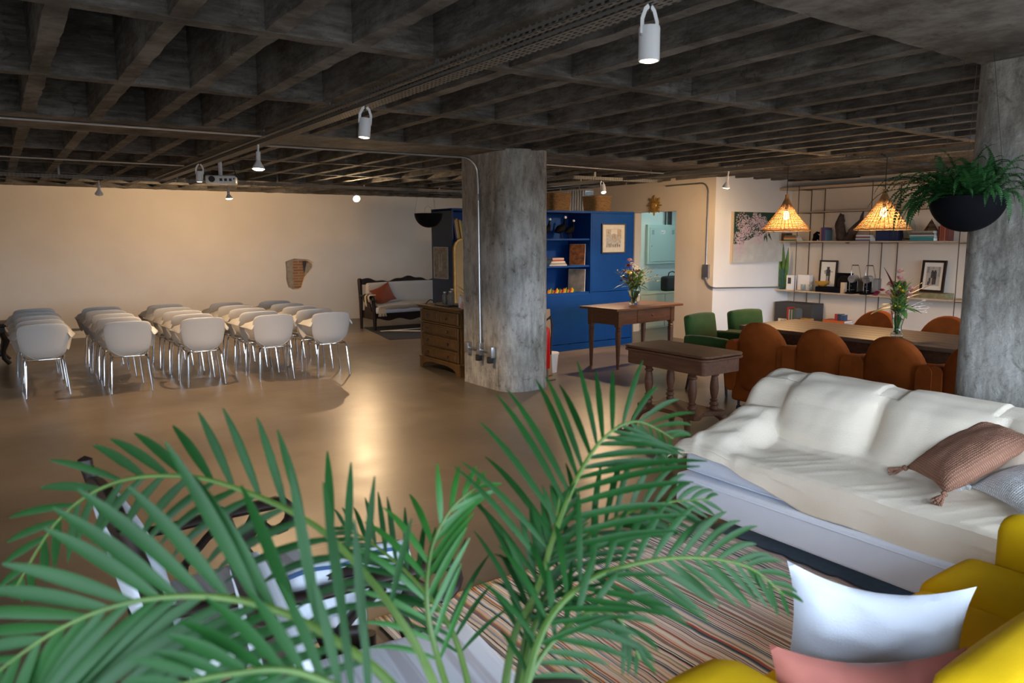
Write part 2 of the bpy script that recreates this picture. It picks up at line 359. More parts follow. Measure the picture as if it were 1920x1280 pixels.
# ------------------------------------------------------------------ setting
ZC = 2.55      # underside of the ribs
WX, AY, SX, BY = 9.12, 7.6, 11.05, 14.4
struct('floor', bx((-1.6, -1.6, -.12), (11.6, 14.6, 0)), 'floor')
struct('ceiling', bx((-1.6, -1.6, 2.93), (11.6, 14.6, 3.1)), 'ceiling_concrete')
def rough_beam(x0, x1, y0, y1, z0, z1, along, seed, amp=.006):
    b = nb(); L_ = (y1-y0) if along == 'y' else (x1-x0); n = max(2, int(L_/.07))
    rings = []
    for i in range(n+1):
        t = i/n; q = []
        for (s, z) in ((0, z1), (0, z0), (1, z0), (1, z1)):
            if along == 'y': p = Vector((x0+(x1-x0)*s, y0+L_*t, z))
            else: p = Vector((x0+L_*t, y0+(y1-y0)*s, z))
            if z == z0:
                p.z += amp*.7*noise.noise(Vector((t*L_*6, s*3, seed))) + amp*.25*random.uniform(-1, 1)
                d = amp*noise.noise(Vector((t*L_*7, s*9+4, seed+5)))
                if along == 'y': p.x += d
                else: p.y += d
            q.append(b.verts.new(p))
        rings.append(q)
    for A, B in zip(rings, rings[1:]):
        for j in range(3): b.faces.new((A[j], A[j+1], B[j+1], B[j]))
    b.faces.new(rings[0]); b.faces.new(rings[-1][::-1])
    return b
axs = [.285, .705, 1.095, 1.50, 1.93, 2.39, 2.82, 3.30, 3.82]
axs = [.285-.44*k for k in (4, 3, 2, 1)] + axs + [3.82+.445*k for k in range(1, 17)]
for i, x in enumerate(axs):
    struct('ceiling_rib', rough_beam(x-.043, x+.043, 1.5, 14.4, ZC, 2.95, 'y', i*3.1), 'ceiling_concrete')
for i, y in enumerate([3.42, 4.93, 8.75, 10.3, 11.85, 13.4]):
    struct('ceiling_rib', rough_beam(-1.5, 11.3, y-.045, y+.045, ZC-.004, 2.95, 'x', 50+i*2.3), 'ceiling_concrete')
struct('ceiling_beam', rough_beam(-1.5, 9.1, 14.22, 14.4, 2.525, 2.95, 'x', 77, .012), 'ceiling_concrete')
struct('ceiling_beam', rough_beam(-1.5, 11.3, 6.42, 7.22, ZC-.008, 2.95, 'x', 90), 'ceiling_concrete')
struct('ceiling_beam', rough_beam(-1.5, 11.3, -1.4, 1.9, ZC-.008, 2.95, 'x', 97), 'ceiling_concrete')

def rcol(x0, x1, y0, y1, rn, rf, z1):
    """column footprint with rounded near (rn) and far (rf) corners"""
    pts = []
    for (cx, cy, r, a0) in ((x1-rn, y0+rn, rn, -90), (x1-rf, y1-rf, rf, 0), (x0+rf, y1-rf, rf, 90), (x0+rn, y0+rn, rn, 180)):
        for k in range(9): a = math.radians(a0+k*11.25); pts.append((cx+r*math.cos(a), cy+r*math.sin(a)))
    b = nb(); n = len(pts); rows = []; q_ = random.Random(8); jx = [q_.uniform(-.005, .005) for _ in pts]; jy = [q_.uniform(-.005, .005) for _ in pts]
    for i in range(27):
        z = z1*i/26
        rows.append([b.verts.new((x+jx[k]+.002*noise.noise(Vector((k*.7, z*4, 2))), y+jy[k], z)) for k, (x, y) in enumerate(pts)])
    for A, B in zip(rows, rows[1:]):
        for j in range(n): b.faces.new((A[j], A[(j+1) % n], B[(j+1) % n], B[j]))
    return b
struct('column_1', rcol(4.37, 5.0, 6.32, 7.25, .24, .05, 2.56), 'column_concrete', smooth=True)
struct('column_2', rcol(4.34, 5.0, 1.02, 1.94, .2, .14, 2.56), 'column_concrete', smooth=True)

# back wall with the broken-out hole showing brick
hole = [(4.66, 1.21), (4.67, 1.03), (4.66, .86), (4.70, .70), (4.79, .645), (4.90, .64), (4.97, .67), (5.00, .76), (5.04, .87), (5.12, .98), (5.22, 1.10), (5.23, 1.17), (5.17, 1.22), (5.08, 1.25), (4.95, 1.255), (4.84, 1.27), (4.76, 1.245)]
b = nb()
outer = [(-1.5, 0), (9.12, 0), (9.12, 2.95), (-1.5, 2.95)]
vo = [b.verts.new((x, BY, z)) for x, z in outer]; vh = [b.verts.new((x, BY, z)) for x, z in hole]
ed = [b.edges.new((vo[i], vo[(i+1) % 4])) for i in range(4)] + [b.edges.new((vh[i], vh[(i+1) % len(vh)])) for i in range(len(vh))]
bmesh.ops.triangle_fill(b, edges=ed, use_beauty=True)
hb = [b.verts.new((x+(4.93-x)*.10, BY+.045, z+(.97-z)*.08)) for x, z in hole]
for i in range(len(vh)): b.faces.new((vh[i], vh[(i+1) % len(vh)], hb[(i+1) % len(vh)], hb[i]))
ob = [b.verts.new((x, BY+.16, z)) for x, z in outer]
for i in range(4): b.faces.new((vo[i], vo[(i+1) % 4], ob[(i+1) % 4], ob[i]))
b.faces.new(ob)
struct('wall_back', b, 'cream_wall')
t = thing('brick_patch', 'irregular patch of bare orange brick broken into the cream back wall', 'wall patch', (4.93, BY+.04, .95))
b = nb(); n = len(hole); vs = [b.verts.new((x-4.93+(4.93-x)*.1+(.25 if x > 8 else 0), 0, z-.95+(.97-z)*.08)) for x, z in hole]; b.faces.new(vs)
vs2 = [b.verts.new((v.co.x, .04, v.co.z)) for v in vs]
for i in range(n): b.faces.new((vs[i], vs[(i+1) % n], vs2[(i+1) % n], vs2[i]))
obj('bricks', b, 'brick', t, False)
mat('old_mortar', (.26, .22, .16), .95, col2=(.36, .31, .24), nscale=20, bump=1, bscale=30)
b = nb(); vs = [b.verts.new((x, -.012+random.uniform(-.006, .004), z)) for x, z in ((-.24, .22), (-.235, -.08), (-.2, -.24), (-.11, -.28), (-.13, -.1), (-.12, .1), (-.11, .26), (-.19, .27))]; b.faces.new(vs)
obj('mortar_edge', b, 'old_mortar', t, False, mods=[('solid', .02)])
b = nb(); vs = [b.verts.new((x, -.012, z)) for x, z in ((.10, -.02), (.17, .02), (.26, .13), (.27, .19), (.2, .235), (.15, .2), (.13, .1))]; b.faces.new(vs)
obj('mortar_edge', b, 'old_mortar', t, False, mods=[('solid', .02)])
b = nb(); vs = [b.verts.new((x, -.018, z)) for x, z in ((.08, .26), (.15, .265), (.15, .2), (.12, .12), (.105, .03), (.09, .13))]; b.faces.new(vs)
obj('dark_stone', b, 'charcoal', t, False, mods=[('solid', .02)])
b = nb(); box(b, (-1.65, 1.0, 0), (-1.5, 14.6, 2.95)); box(b, (-1.65, -1.6, 0), (-1.5, 1.0, .5)); box(b, (-1.65, -1.6, 2.4), (-1.5, 1.0, 2.95))
struct('wall_left', b, 'cream_wall')
b = nb()
for y in (-1.4, -.22, .94): box(b, (-1.6, y, .5), (-1.55, y+.06, 2.4))
for z in (.5, 2.34): box(b, (-1.6, -1.4, z), (-1.55, 1.0, z+.06))
struct('window_3', b, 'black_metal')
# right wall (beige) with doorway and high window
b = nb()
for (y0, y1, z0, z1) in ((AY-.001, 8.39, 0, 2.95), (8.39, 9.33, 2.065, 2.95), (9.33, 10.42, 0, 2.95), (10.42, 13.0, 0, 1.3), (10.42, 13.0, 2.52, 2.95), (13.0, BY, 0, 2.95)):
    box(b, (WX, y0, z0), (WX+(.15 if y0 > 8 else .001), y1, z1))
struct('wall_right', b, 'beige_wall')
struct('wall_alcove', bx((WX+.002, AY-.002, 0), (SX, AY+.12, 2.95)), 'white_wall')
struct('wall_shelves', bx((SX, -1.6, 0), (SX+.15, AY+.12, 2.95)), 'cream_wall')
# room beyond the doorway
struct('wall_hall_back', bx((WX+.15, 10.0, 0), (11.6, 10.12, 2.95)), 'teal_wall')
struct('wall_hall_side', bx((11.4, AY+.12, 0), (11.5, 10.0, 2.95)), 'teal_wall')
# near wall with the windows behind the camera
b = nb(); box(b, (-1.5, -1.5, 0), (SX, -1.35, .45)); box(b, (-1.5, -1.5, 2.4), (SX, -1.35, 2.95)); box(b, (-1.5, -1.5, .45), (-1.0, -1.35, 2.4)); box(b, (10.4, -1.5, .45), (SX, -1.35, 2.4))
struct('wall_near', b, 'white_wall')
b = nb()
for x in (-1.0, .9, 2.8, 4.7, 6.6, 8.5, 10.34): box(b, (x, -1.46, .45), (x+.06, -1.4, 2.4))
for z in (.45, 2.34): box(b, (-1.0, -1.46, z), (10.4, -1.4, z+.06))
struct('window_1', b, 'black_metal')
b = nb(); box(b, (WX+.05, 10.42, 1.3), (WX+.1, 13.0, 1.33)); box(b, (WX+.05, 10.42, 2.49), (WX+.1, 13.0, 2.52))
for y in (10.42, 11.7, 12.97): box(b, (WX+.05, y, 1.3), (WX+.1, y+.03, 2.52))
w2 = struct('window_2', b, 'white_paint')
struct('window_glass', bx((WX+.07, 10.45, 1.33), (WX+.076, 12.97, 2.49)), 'window_glass', parent=w2)
def cur(u, v): return Vector((WX-.03+.018*math.sin(u*44), 10.62+u*.5, 1.32+1.2*v))
b = nb(); grid(b, 70, 4, cur)
t = obj('window_curtain', b, 'curtain', mods=[('solid', .003)]); tag(t, 'pale curtain hanging at the high window behind the baskets', 'curtain')
struct('baseboard_back', bx((-1.5, BY-.012, 0), (WX, BY, .09)), 'cream_wall')

# ------------------------------------------------------------------ ceiling services
def channel(L_, w, h):
    b = nb(); box(b, (0, -w/2, 0), (L_, w/2, .002)); box(b, (0, -w/2, 0), (L_, -w/2+.002, h)); box(b, (0, w/2-.002, 0), (L_, w/2, h)); return b
def cable_tray(p, q, w, h, label, name='cable_tray'):
    p, q = Vector(p), Vector(q); L_ = (q-p).length; t = thing(name, label, 'cable tray', p, math.atan2(q.y-p.y, q.x-p.x))
    obj('channel', channel(L_, w, h), 'tray', t, False)
    b = nb(); n = max(2, int(L_/1.4))
    for i in range(n): obj('hanger', bx((L_*(i+.5)/n-.012, -.006, h-.01), (L_*(i+.5)/n+.012, .006, .2)), 'dull_steel', t, False)
    return t
cable_tray((2.02, 1.2, 2.475), (2.05, 11.5, 2.475), .10, .045, 'long slotted steel cable tray running up the left of the ceiling')
cable_tray((1.925, 1.2, 2.49), (1.93, 11.5, 2.49), .04, .035, 'narrow slotted channel running alongside the long cable tray')
cable_tray((7.62, 9.75, 2.475), (7.98, 2.6, 2.475), .09, .045, 'slotted cable tray over the dining table carrying the straw lamps')
cable_tray((-1.4, 11.66, 2.47), (8.9, 11.9, 2.47), .045, .05, 'slotted steel channel crossing the ceiling before the back wall')
cable_tray((6.75, 8.15, 2.46), (8.35, 8.1, 2.46), .045, .05, 'short slotted channel above the blue bookcase')
def conduit(pts, r, label, n=8, boxes=(), group=None):
    t = thing('conduit', label, 'conduit', (0, 0, 0)); b = nb(); tube(b, pts, r, n); obj('pipe', b, 'steel', t)
    for lo, hi in boxes: obj('junction_box', rbox(lo, hi, .006, 2), 'steel', t)
    return t
conduit([(-1.4, 6.42, 2.50), (1.94, 6.36, 2.50)], .012, 'thin steel conduit crossing the upper left ceiling, nearer one')
conduit([(-1.4, 9.2, 2.50), (1.90, 9.35, 2.50)], .012, 'thin steel conduit crossing the left ceiling, farther one')
bend = [(4.346, 6.86-.0+.0*k, 0) for k in range(0)]
pts = [(2.08, 6.98, 2.50), (4.16, 6.86, 2.50)]
for k in range(1, 7):
    a = k/6*PI/2; pts.append((4.16+.18*math.sin(a), 6.86-.01*k/6, 2.50-.16*(1-math.cos(a))))
pts += [(4.342, 6.84, 2.2), (4.342, 6.83, .47)]
t = conduit(pts, .013, 'steel conduit bending down the face of the central column', boxes=[((4.31, 6.80, .36), (4.37, 6.87, .50)), ((4.31, 7.05, .36), (4.37, 7.13, .48)), ((4.31, 6.56, .36), (4.37, 6.64, .48)), ((4.325, 6.82, 2.05), (4.365, 6.86, 2.12))])
b = nb(); tube(b, [(4.34, 7.1, .42), (4.34, 6.6, .42)], .012); obj('pipe', b, 'steel', t)
for y in (6.83, 6.6): obj('socket', rbox((4.29, y-.028, .30), (4.345, y+.028, .37), .008, 2), 'black_rubber', t)
conduit([(5.0, 7.0, 2.50), (7.5, 7.15, 2.50)], .011, 'thin steel conduit running right from behind the central column')
pts = [(WX-.03, 8.6, 2.47), (WX-.03, 7.86, 2.47)]
for k in range(1, 6): a = k/5*PI/2; pts.append((WX-.03, 7.86-.14*math.sin(a), 2.47-.14*(1-math.cos(a))))
pts += [(WX-.03, 7.72, 1.3), (WX-.03, 7.72, 1.02)]
for k in range(1, 6): a = k/5*PI/2; pts.append((WX-.03+.11*(1-math.cos(a))*.0, 7.72-.15*(1-math.cos(a)), 1.02-.15*math.sin(a)))
pts += [(WX+.02, AY-.035, .86), (10.9, AY-.035, .80)]
conduit(pts, .012, 'dark steel conduit looping down the beige wall corner and along under the painting', boxes=[((WX-.05, 7.66, 1.02), (WX, 7.78, 1.22))])
conduit([(-1.4, BY-.03, .16), (5.6, BY-.03, .16)], .013, 'low steel conduit along the foot of the cream back wall', boxes=[((5.2, BY-.06, .12), (5.3, BY-.005, .2))])

def track_spot(x, y, z, label, on=True, tilt=(0, 0), power=60, s=1.0, ang=1.5, kind='can', rz=0, beam=None):
    """spot hanging from (x,y,z) on a yoke"""
    t = thing('ceiling_spotlight', label, 'spotlight', (x, y, z), rz, 'white spotlights under the ceiling')
    R_ = Euler((tilt[0], tilt[1], 0)).to_matrix().to_4x4(); mm = Matrix.Translation((0, 0, -.075*s)) @ R_
    def g(bm):
        for v in bm.verts: v.co = mm @ v.co
        return bm
    if kind == 'can':
        b = nb(); lathe(b, [(.008*s, .0), (.036*s, -.002*s), (.038*s, -.01*s), (.038*s, -.12*s), (.033*s, -.121*s), (.031*s, -.105*s), (.004*s, -.104*s)], 24); obj('can', g(b), 'white_enamel', t)
        b = nb()
        for sg in (-1, 1): tube(b, [(sg*.037*s, 0, -.035*s), (sg*.037*s, 0, .02*s), (sg*.022*s, 0, .055*s), (sg*.006*s, 0, .068*s)], .006*s, 6, flat=(.4, 1.6))
        obj('yoke', g(b), 'white_enamel', t)
        b = nb(); tube(b, [(-.045*s, 0, -.035*s), (.045*s, 0, -.035*s)], .005*s, 8); obj('pivot_screw', g(b), 'steel', t)
        b = nb(); tube(b, [(0, 0, 0.002), (0, 0, -.03*s)], .004, 6); obj('cable', b, 'black_rubber', t)
        b = nb(); lathe(b, [(.001, -.126*s), (.022*s, -.124*s), (.031*s, -.116*s), (.031*s, -.108*s), (.001, -.107*s)], 24); obj('lens', g(b), 'lamp_glass' if on else 'white_enamel', t)
        zl = -.16*s
    else:  # reflector bulb on a stem
        b = nb(); tube(b, [(0, 0, .075*s), (0, 0, .02*s)], .008*s, 8); tube(b, [(0, 0, .02*s), (0, 0, -.05*s)], .017*s, 10); obj('holder', g(b), 'white_enamel', t)
        b = nb(); lathe(b, [(.016*s, -.045*s), (.022*s, -.06*s), (.045*s, -.10*s), (.047*s, -.11*s), (.001, -.111*s)], 20); obj('reflector_bulb', g(b), 'white_enamel', t)
        b = nb(); lathe(b, [(.001, -.124*s), (.03*s, -.12*s), (.045*s, -.111*s), (.001, -.110*s)], 20); obj('lens', g(b), 'lamp_glass' if on else 'dull_steel', t)
        zl = -.16*s
    if on and power: spot(t, mm @ Vector((0, 0, zl)), ((beam or tilt)[0], (beam or tilt)[1], 0), power*4, ang)
    return t
track_spot(2.0, 1.99, 2.475, 'largest and nearest white can spotlight at top centre of the ceiling', power=9, ang=1.3)
track_spot(1.99, 4.45, 2.475, 'white can spotlight second nearest along the cable tray', power=34, tilt=(0, .1), ang=1.4)
track_spot(1.99, 6.75, 2.475, 'lit reflector bulb on the cable tray beside the conduit', power=75, tilt=(-.05, .05), kind='bulb', s=1.15, ang=2.4)
track_spot(1.94, 8.78, 2.475, 'white can spotlight beside the projector', power=55, tilt=(.12, .03), ang=1.9)
track_spot(1.26, 11.66, 2.46, 'unlit grey spotlight in front of the cream wall, leftmost of all', on=False, kind='bulb', tilt=(0.5, 0), s=1.1)
track_spot(2.98, 11.72, 2.46, 'small lit reflector bulb hanging before the cream wall, left of the brick patch', power=52, tilt=(-.05, -.05), kind='bulb', s=1.1, ang=2.9, beam=(1.0, .1))
track_spot(5.05, 11.8, 2.46, 'bright bare looking bulb glowing above right of the brick patch', power=42, tilt=(-1.05, .42), kind='bulb', s=1.25, ang=2.9, beam=(-.9, .35))
track_spot(7.28, 8.12, 2.465, 'white can spotlight above the right hand wicker basket', power=55, tilt=(-.45, .25), ang=1.7)
track_spot(7.78, 6.3, 2.475, 'pale spotlight at the corner above the painting', power=40, tilt=(.25, -.12), kind='bulb', s=1.1, ang=2.6, beam=(.7, -.2))

# projector
t = thing('projector', 'white ceiling projector with black vents hanging beside the cable tray', 'projector', (2.20, 8.95, 2.27), -.35)
obj('housing', rbox((-.15, -.12, 0), (.17, .12, .095), .02), 'white_enamel', t)
b = nb(); tube(b, [(-.08, -.115, .05), (-.08, -.14, .05)], .034, 18); obj('lens', b, 'black_metal', t)
for k in range(3): obj('port', bx((.0+k*.05, -.122, .03), (.03+k*.05, -.119, .06)), 'charcoal', t, False)
b = nb(); tube(b, [(0, 0, .09), (0, 0, .662)], .022, 12); obj('mount_pole', b, 'white_enamel', t)
b = nb(); tube(b, [(.05, 0, .2), (.14, -.05, .22), (.17, -.08, .12), (.15, -.125, .05)], .006, 6); obj('cable', b, 'black_rubber', t)

# woven straw pendants
def pendant(loc, label):
    x, y, z = loc
    t = thing('pendant_lamp', label, 'pendant lamp', loc, 0, 'woven straw pendant lamps over the dining table')
    b = nb(); tube(b, [(0, 0, 0), (0, 0, -.38)], .0045, 6); obj('cord', b, 'black_rubber', t)
    b = nb(); tube(b, [(-.12, .0, .03), (-.05, 0, .015), (0, 0, .0), (.05, 0, .02), (.12, .02, .03)], .008, 6); obj('cord_knot', b, 'black_rubber', t)
    b = nb(); z0, z1, R0, R1 = -.38, -.755, .022, .280
    def rad(q): return R0+(R1-R0)*(.25*q+.75*q**1.35)
    for i in range(34):   # vertical straws
        a = 2*PI*i/34; P = []
        for k in range(8): q = k/7; r = rad(q); P.append((r*math.cos(a), r*math.sin(a), z0+(z1-z0)*q))
        tube(b, P, .0030, 4)
    k = 0
    for q in [j/26 for j in range(27)]:   # rings of twisted weave
        r = rad(q); n = 60 if q > .4 else 36
        P = [((r+(.0045 if (j+k) % 2 else -.0045))*math.cos(2*PI*j/n), (r+(.0045 if (j+k) % 2 else -.0045))*math.sin(2*PI*j/n), z0+(z1-z0)*q+random.uniform(-.0015, .0015)) for j in range(n)]
        tube(b, P, (.0034 if k % 4 else .0018) if q < .97 else .008, 4, closed=True); k += 1
    obj('shade', b, 'straw', t)
    b = nb(); tube(b, [(0, 0, -.33), (0, 0, -.40)], .022, 10); obj('cap', b, 'straw', t)
    b = nb(); tube(b, [(0, 0, -.38), (0, 0, -.52)], .018, 10); obj('bulb_holder', b, 'black_metal', t)
    b = nb(); lathe(b, [(.012, -.515), (.02, -.53), (.036, -.565), (.038, -.59), (.028, -.62), (.001, -.63)], 16); o = obj('bulb', b, 'bulb_glow', t)
    o.visible_shadow = True
    point(t, (0, 0, -.72), 45)
    spot(t, (0, 0, -.60), (PI, 0, 0), 5, 2.0, (1, .6, .28), .9, .03)
    return t
pendant((7.84, 5.46, 2.475), 'woven straw cone lamp glowing over the table, left of the pair')
pendant((7.90, 4.30, 2.475), 'woven straw cone lamp glowing beside the fern, right of the pair')

# hanging half-bowl planters
def half_bowl(name, label, loc, r, cat='hanging planter'):
    t = thing(name, label, cat, loc, 0)
    b = nb(); prof = [(.001, -r)]+[(r*math.sin(a), -r*math.cos(a)) for a in [PI/2*k/12 for k in range(1, 13)]]+[(r*.95, 0), (r*.93, -.02), (r*.5, -.03), (.001, -.03)]
    lathe(b, prof, 36); obj('bowl', b, 'bowl_black', t)
    for k in range(3):
        a = 2*PI*k/3+.5; b = nb(); tube(b, [(r*.96*math.cos(a), r*.96*math.sin(a), 0), (0.01*math.cos(a), .01*math.sin(a), 2.93-loc[2])], .0010, 4); obj('hanging_wire', b, 'black_metal', t)
    return t
t = half_bowl('hanging_planter', 'empty black half-bowl planter hanging on wires before the blue bookcase', (4.40, 8.07, 1.949), .172)
b = nb(); tube(b, [(-.05, 0, 0), (-.05, 0, .06), (0, 0, .09), (.05, 0, .06), (.05, 0, 0)], .0015, 4); obj('wire_loop', b, 'dull_steel', t)
t = half_bowl('fern_planter', 'black half-bowl planter full of fern hanging against the right column', (4.10, 1.80, 1.845), .178, 'hanging planter')
def fern_frond(b, base, az, el, L_, droop, w):
    p = Vector(base); d = Vector((math.cos(az)*math.cos(el), math.sin(az)*math.cos(el), math.sin(el))); n = 30; step = L_/n
    for i in range(n):
        q = i/n; d2 = (d+Vector((0, 0, -droop*q*q*.28))).normalized(); nx = p+d2*step
        side = d2.cross(Vector((0, 0, 1)))
        if side.length < 1e-3: side = Vector((1, 0, 0))
        side.normalize(); up = side.cross(d2)
        tw = .0012
        vs = [b.verts.new(p+side*tw), b.verts.new(p-side*tw), b.verts.new(nx-side*tw), b.verts.new(nx+side*tw)]; b.faces.new(vs)
        if i > 1:
            ww = w*math.sin(PI*min(1, (.12+q*.9)))**.7*(1.05-q*.5)
            for s in (-1, 1):
                e = (side*s+d2*.35+up*random.uniform(-.25, .15)).normalized()
                a0 = p; tip = p+e*ww; h = step*.46; mid = p+e*ww*.5+up*.003
                vs = [b.verts.new(a0-d2*h*.7), b.verts.new(mid-d2*h), b.verts.new(tip), b.verts.new(mid+d2*h), b.verts.new(a0+d2*h*.7)]; b.faces.new(vs)
        p = nx; d = d2
b = nb(); rr = random.Random(3)
for k in range(120):
    az = rr.uniform(0, 2*PI); el = rr.uniform(.35, 1.35); L_ = rr.uniform(.18, .34)
    fern_frond(b, (rr.uniform(-.1, .1), rr.uniform(-.1, .1), -.01), az, el, L_, rr.uniform(.5, 1.6), rr.uniform(.026, .042))
for k in range(34):   # longer ones reaching left over the rim
    az = PI*.78+rr.uniform(-.5, .5); fern_frond(b, (-.08+rr.uniform(-.05, .05), rr.uniform(-.05, .1), -.01), az, rr.uniform(.0, .7), rr.uniform(.30, .42), rr.uniform(.6, 1.5), .038)
for az, L_ in ((PI*1.5, .26), (PI*1.35, .3), (PI*.8, .45)): fern_frond(b, (.1*math.cos(az), .1*math.sin(az), .0), az, .25, L_, 3.0, .036)
obj('fern_foliage', b, 'fern_leaf', t, False, mods=[]); 

# ------------------------------------------------------------------ white shell armchairs
def make_shell_chair():
    t = thing('shell_chair', '', 'chair', (0, 0, 0), 0, 'white shell armchairs in five columns')
    # local: rear legs at y=0, faces +y
    def back(u, v):     # u -1..1 across, v 0..1 up
        a = (u*2-1); z = .40+.385*v
        hw = .198+.040*min(1, v*1.6)
        ta = max(0, (v-.80)/.20); hw -= .022*ta**2.6
        tb = max(0, (.3-v)/.3); hw -= .045*tb**2
        x = hw*math.sin(a*1.25)/math.sin(1.25)
        y = .02 - .075*v + .075*(1-math.cos(a*1.3)) + .5*max(0, .2-v)**1.5
        z -= .03*abs(a)**3*v
        return Vector((x, y, z))
    b = nb(); grid(b, 15, 10, back)
    obj('backrest', b, 'white_plastic', t, mods=[('solid', .008), ('sub', 1)])
    def seat(u, v):
        a = u*2-1; hw = .185+.045*math.sin(v*PI*.6)
        x = a*hw; y = .03+v*.42
        z = .425+.055*abs(a)**4 - .02*(1-v)*(1-a*a) - .045*max(0, v-.8)**1*3*.6 - .012*(1-a*a)
        return Vector((x, y, z))
    b = nb(); grid(b, 13, 10, seat); obj('seat', b, 'white_plastic', t, mods=[('solid', .008), ('sub', 1)])
    for s in (-1, 1):
        # arm: band leaving the back at the shoulder, running forward, folding down to the seat side
        P = [(.222, .00, .665, .075), (.262, .06, .665, .048), (.285, .15, .655, .034), (.290, .26, .645, .032), (.282, .35, .625, .034), (.268, .395, .58, .040), (.250, .385, .52, .046), (.220, .33, .455, .060)]
        Q = [Vector((p[0]*s, p[1], p[2])) for p in P]
        b = nb(); W_ = []
        for i, p in enumerate(Q):
            tn = (Q[min(i+1, len(Q)-1)]-Q[max(i-1, 0)]).normalized(); wd_ = Vector((-s*.55, .0, .8)) if i < 4 else Vector((-s*.5, -.85, .1))
            wd_ = (wd_-tn*wd_.dot(tn)).normalized()*P[i][3]
            W_.append([b.verts.new(p-wd_), b.verts.new(p), b.verts.new(p+wd_)])
        for A, B in zip(W_, W_[1:]):
            for j in (0, 1): b.faces.new((A[j], A[j+1], B[j+1], B[j]))
        obj('armrest', b, 'white_plastic', t, mods=[('solid', .008), ('sub', 2)])
    b = nb(); tube(b, [(-.17, .03, .395), (-.12, .0, .395), (.12, .0, .395), (.17, .03, .395), (.19, .2, .40), (.18, .37, .40), (.12, .39, .40), (-.12, .39, .40), (-.18, .37, .40), (-.19, .2, .40)], .009, 8, closed=True)
    obj('seat_frame', b, 'chrome', t)
    for (x0, y0, x1, y1) in ((-.17, .02, -.20, -.035), (.17, .02, .20, -.035), (-.18, .36, -.225, .40), (.18, .36, .225, .40)):
        b = nb(); tube(b, [(x0*.9, y0, .398), (x0, y0+(y1-y0)*.15, .385), (x0+(x1-x0)*.3, y0+(y1-y0)*.4, .33), (x1, y1, .004)], .0095, 8); obj('leg', b, 'chrome', t)
    return t
proto = make_shell_chair()
cols = [(.352, [9.15, 9.66, 10.19, 10.72, 11.25], -.02), (1.11, [8.87, 9.40, 9.93, 10.46, 10.99], -.08), (1.86, [8.76, 9.28, 9.80, 10.33, 10.86], -.03), (2.60, [8.60, 9.11, 9.62, 10.14, 10.66], -.06), (3.25, [8.47, 8.98, 9.50, 10.02, 10.54], -.04)]
cn = ['leftmost column', 'second column from left', 'middle column', 'fourth column from left', 'rightmost column']
rn_ = ['nearest the camera', 'second from the front', 'third from the front', 'fourth from the front', 'nearest the cream wall']
first = True; rr = random.Random(5)
for ci, (x, ys, rz) in enumerate(cols):
    for ri, y in enumerate(ys):
        lb = f'white shell armchair on chrome legs, {cn[ci]}, {rn_[ri]}'
        xx = x+rr.uniform(-.015, .015); rz2 = rz+rr.uniform(-.03, .03)
        if first: proto.location = (xx, y, 0); proto.rotation_euler = (0, 0, rz2); proto['label'] = lb; first = False
        else: dup(proto, (xx, y, 0), rz2, lb)

# dark low table at the left edge
t = thing('side_table', 'low black carved table cut off by the left edge beside the chairs', 'table', (-.46, 12.0, 0), 0)
obj('tabletop', rbox((-.55, -.3, .52), (.55, .3, .56), .012), 'black_wood', t); obj('apron', rbox((-.5, -.26, .43), (.5, .26, .52), .01), 'black_wood', t)
for sx in (-1, 1):
    for sy in (-1, 1):
        b = nb(); tube(b, [(sx*.46, sy*.22, .45), (sx*.5, sy*.22, .33), (sx*.46, sy*.22, .2), (sx*.46, sy*.22, .1), (sx*.52, sy*.22, .02)], [.035, .05, .03, .028, .03], 8); obj('leg', b, 'black_wood', t)
obj('stretcher', rbox((-.47, -.2, .12), (.47, .2, .2), .02), 'black_wood', t)

# ------------------------------------------------------------------ blue bookcase and what stands on it
BX0, BX1, BF = 4.86, 8.09, 8.30
t = thing('bookcase', 'long royal blue built bookcase standing in the room behind the central column', 'bookcase', (BX0, BF, 0))
W_ = BX1-BX0
obj('side_panel', bx((0, 0, 0), (.025, .54, 2.02)), 'slate_paint', t, False, mods=[('bevel', .003)])
obj('side_panel', bx((W_-.025, 0, 0), (W_, .54, 2.02)), 'blue_paint', t, False)
obj('back_panel', bx((.025, .52, 0), (W_-.025, .54, 2.02)), 'blue_paint', t, False)
obj('top', bx((0, -.005, 2.0), (W_, .54, 2.03)), 'blue_paint', t, False)
for x in (.85, 1.52, 2.37): obj('divider', bx((x-.012, .0, .0), (x+.012, .52, 2.0)), 'blue_paint', t, False)
for z in (1.62, 1.23, .84):
    obj('shelf', bx((.025, .02, z-.012), (.838, .52, z+.012)), 'blue_paint', t, False)
    obj('shelf', bx((1.532, .02, z-.012), (2.358, .52, z+.012)), 'blue_paint', t, False)
def door_panel(x0, x1, z0, z1):
    b = nb(); box(b, (x0+.003, -.002, z0+.003), (x1-.003, .018, z1-.003)); o = obj('door', b, 'blue_paint', t, False, mods=[('bevel', .003)])
    return o
for x0, x1 in ((.86, 1.51),): door_panel(x0, x1, .84, 2.0); door_panel(x0, x1, .1, .84)
door_panel(2.38, W_-.025, .84, 2.0); door_panel(2.38, W_-.025, .1, .84); door_panel(1.53, 2.36, .1, .83); door_panel(.03, .84, .1, .83)
obj('plinth', bx((0, -.008, 0), (W_, .0, .095)), 'blue_paint', t, False)

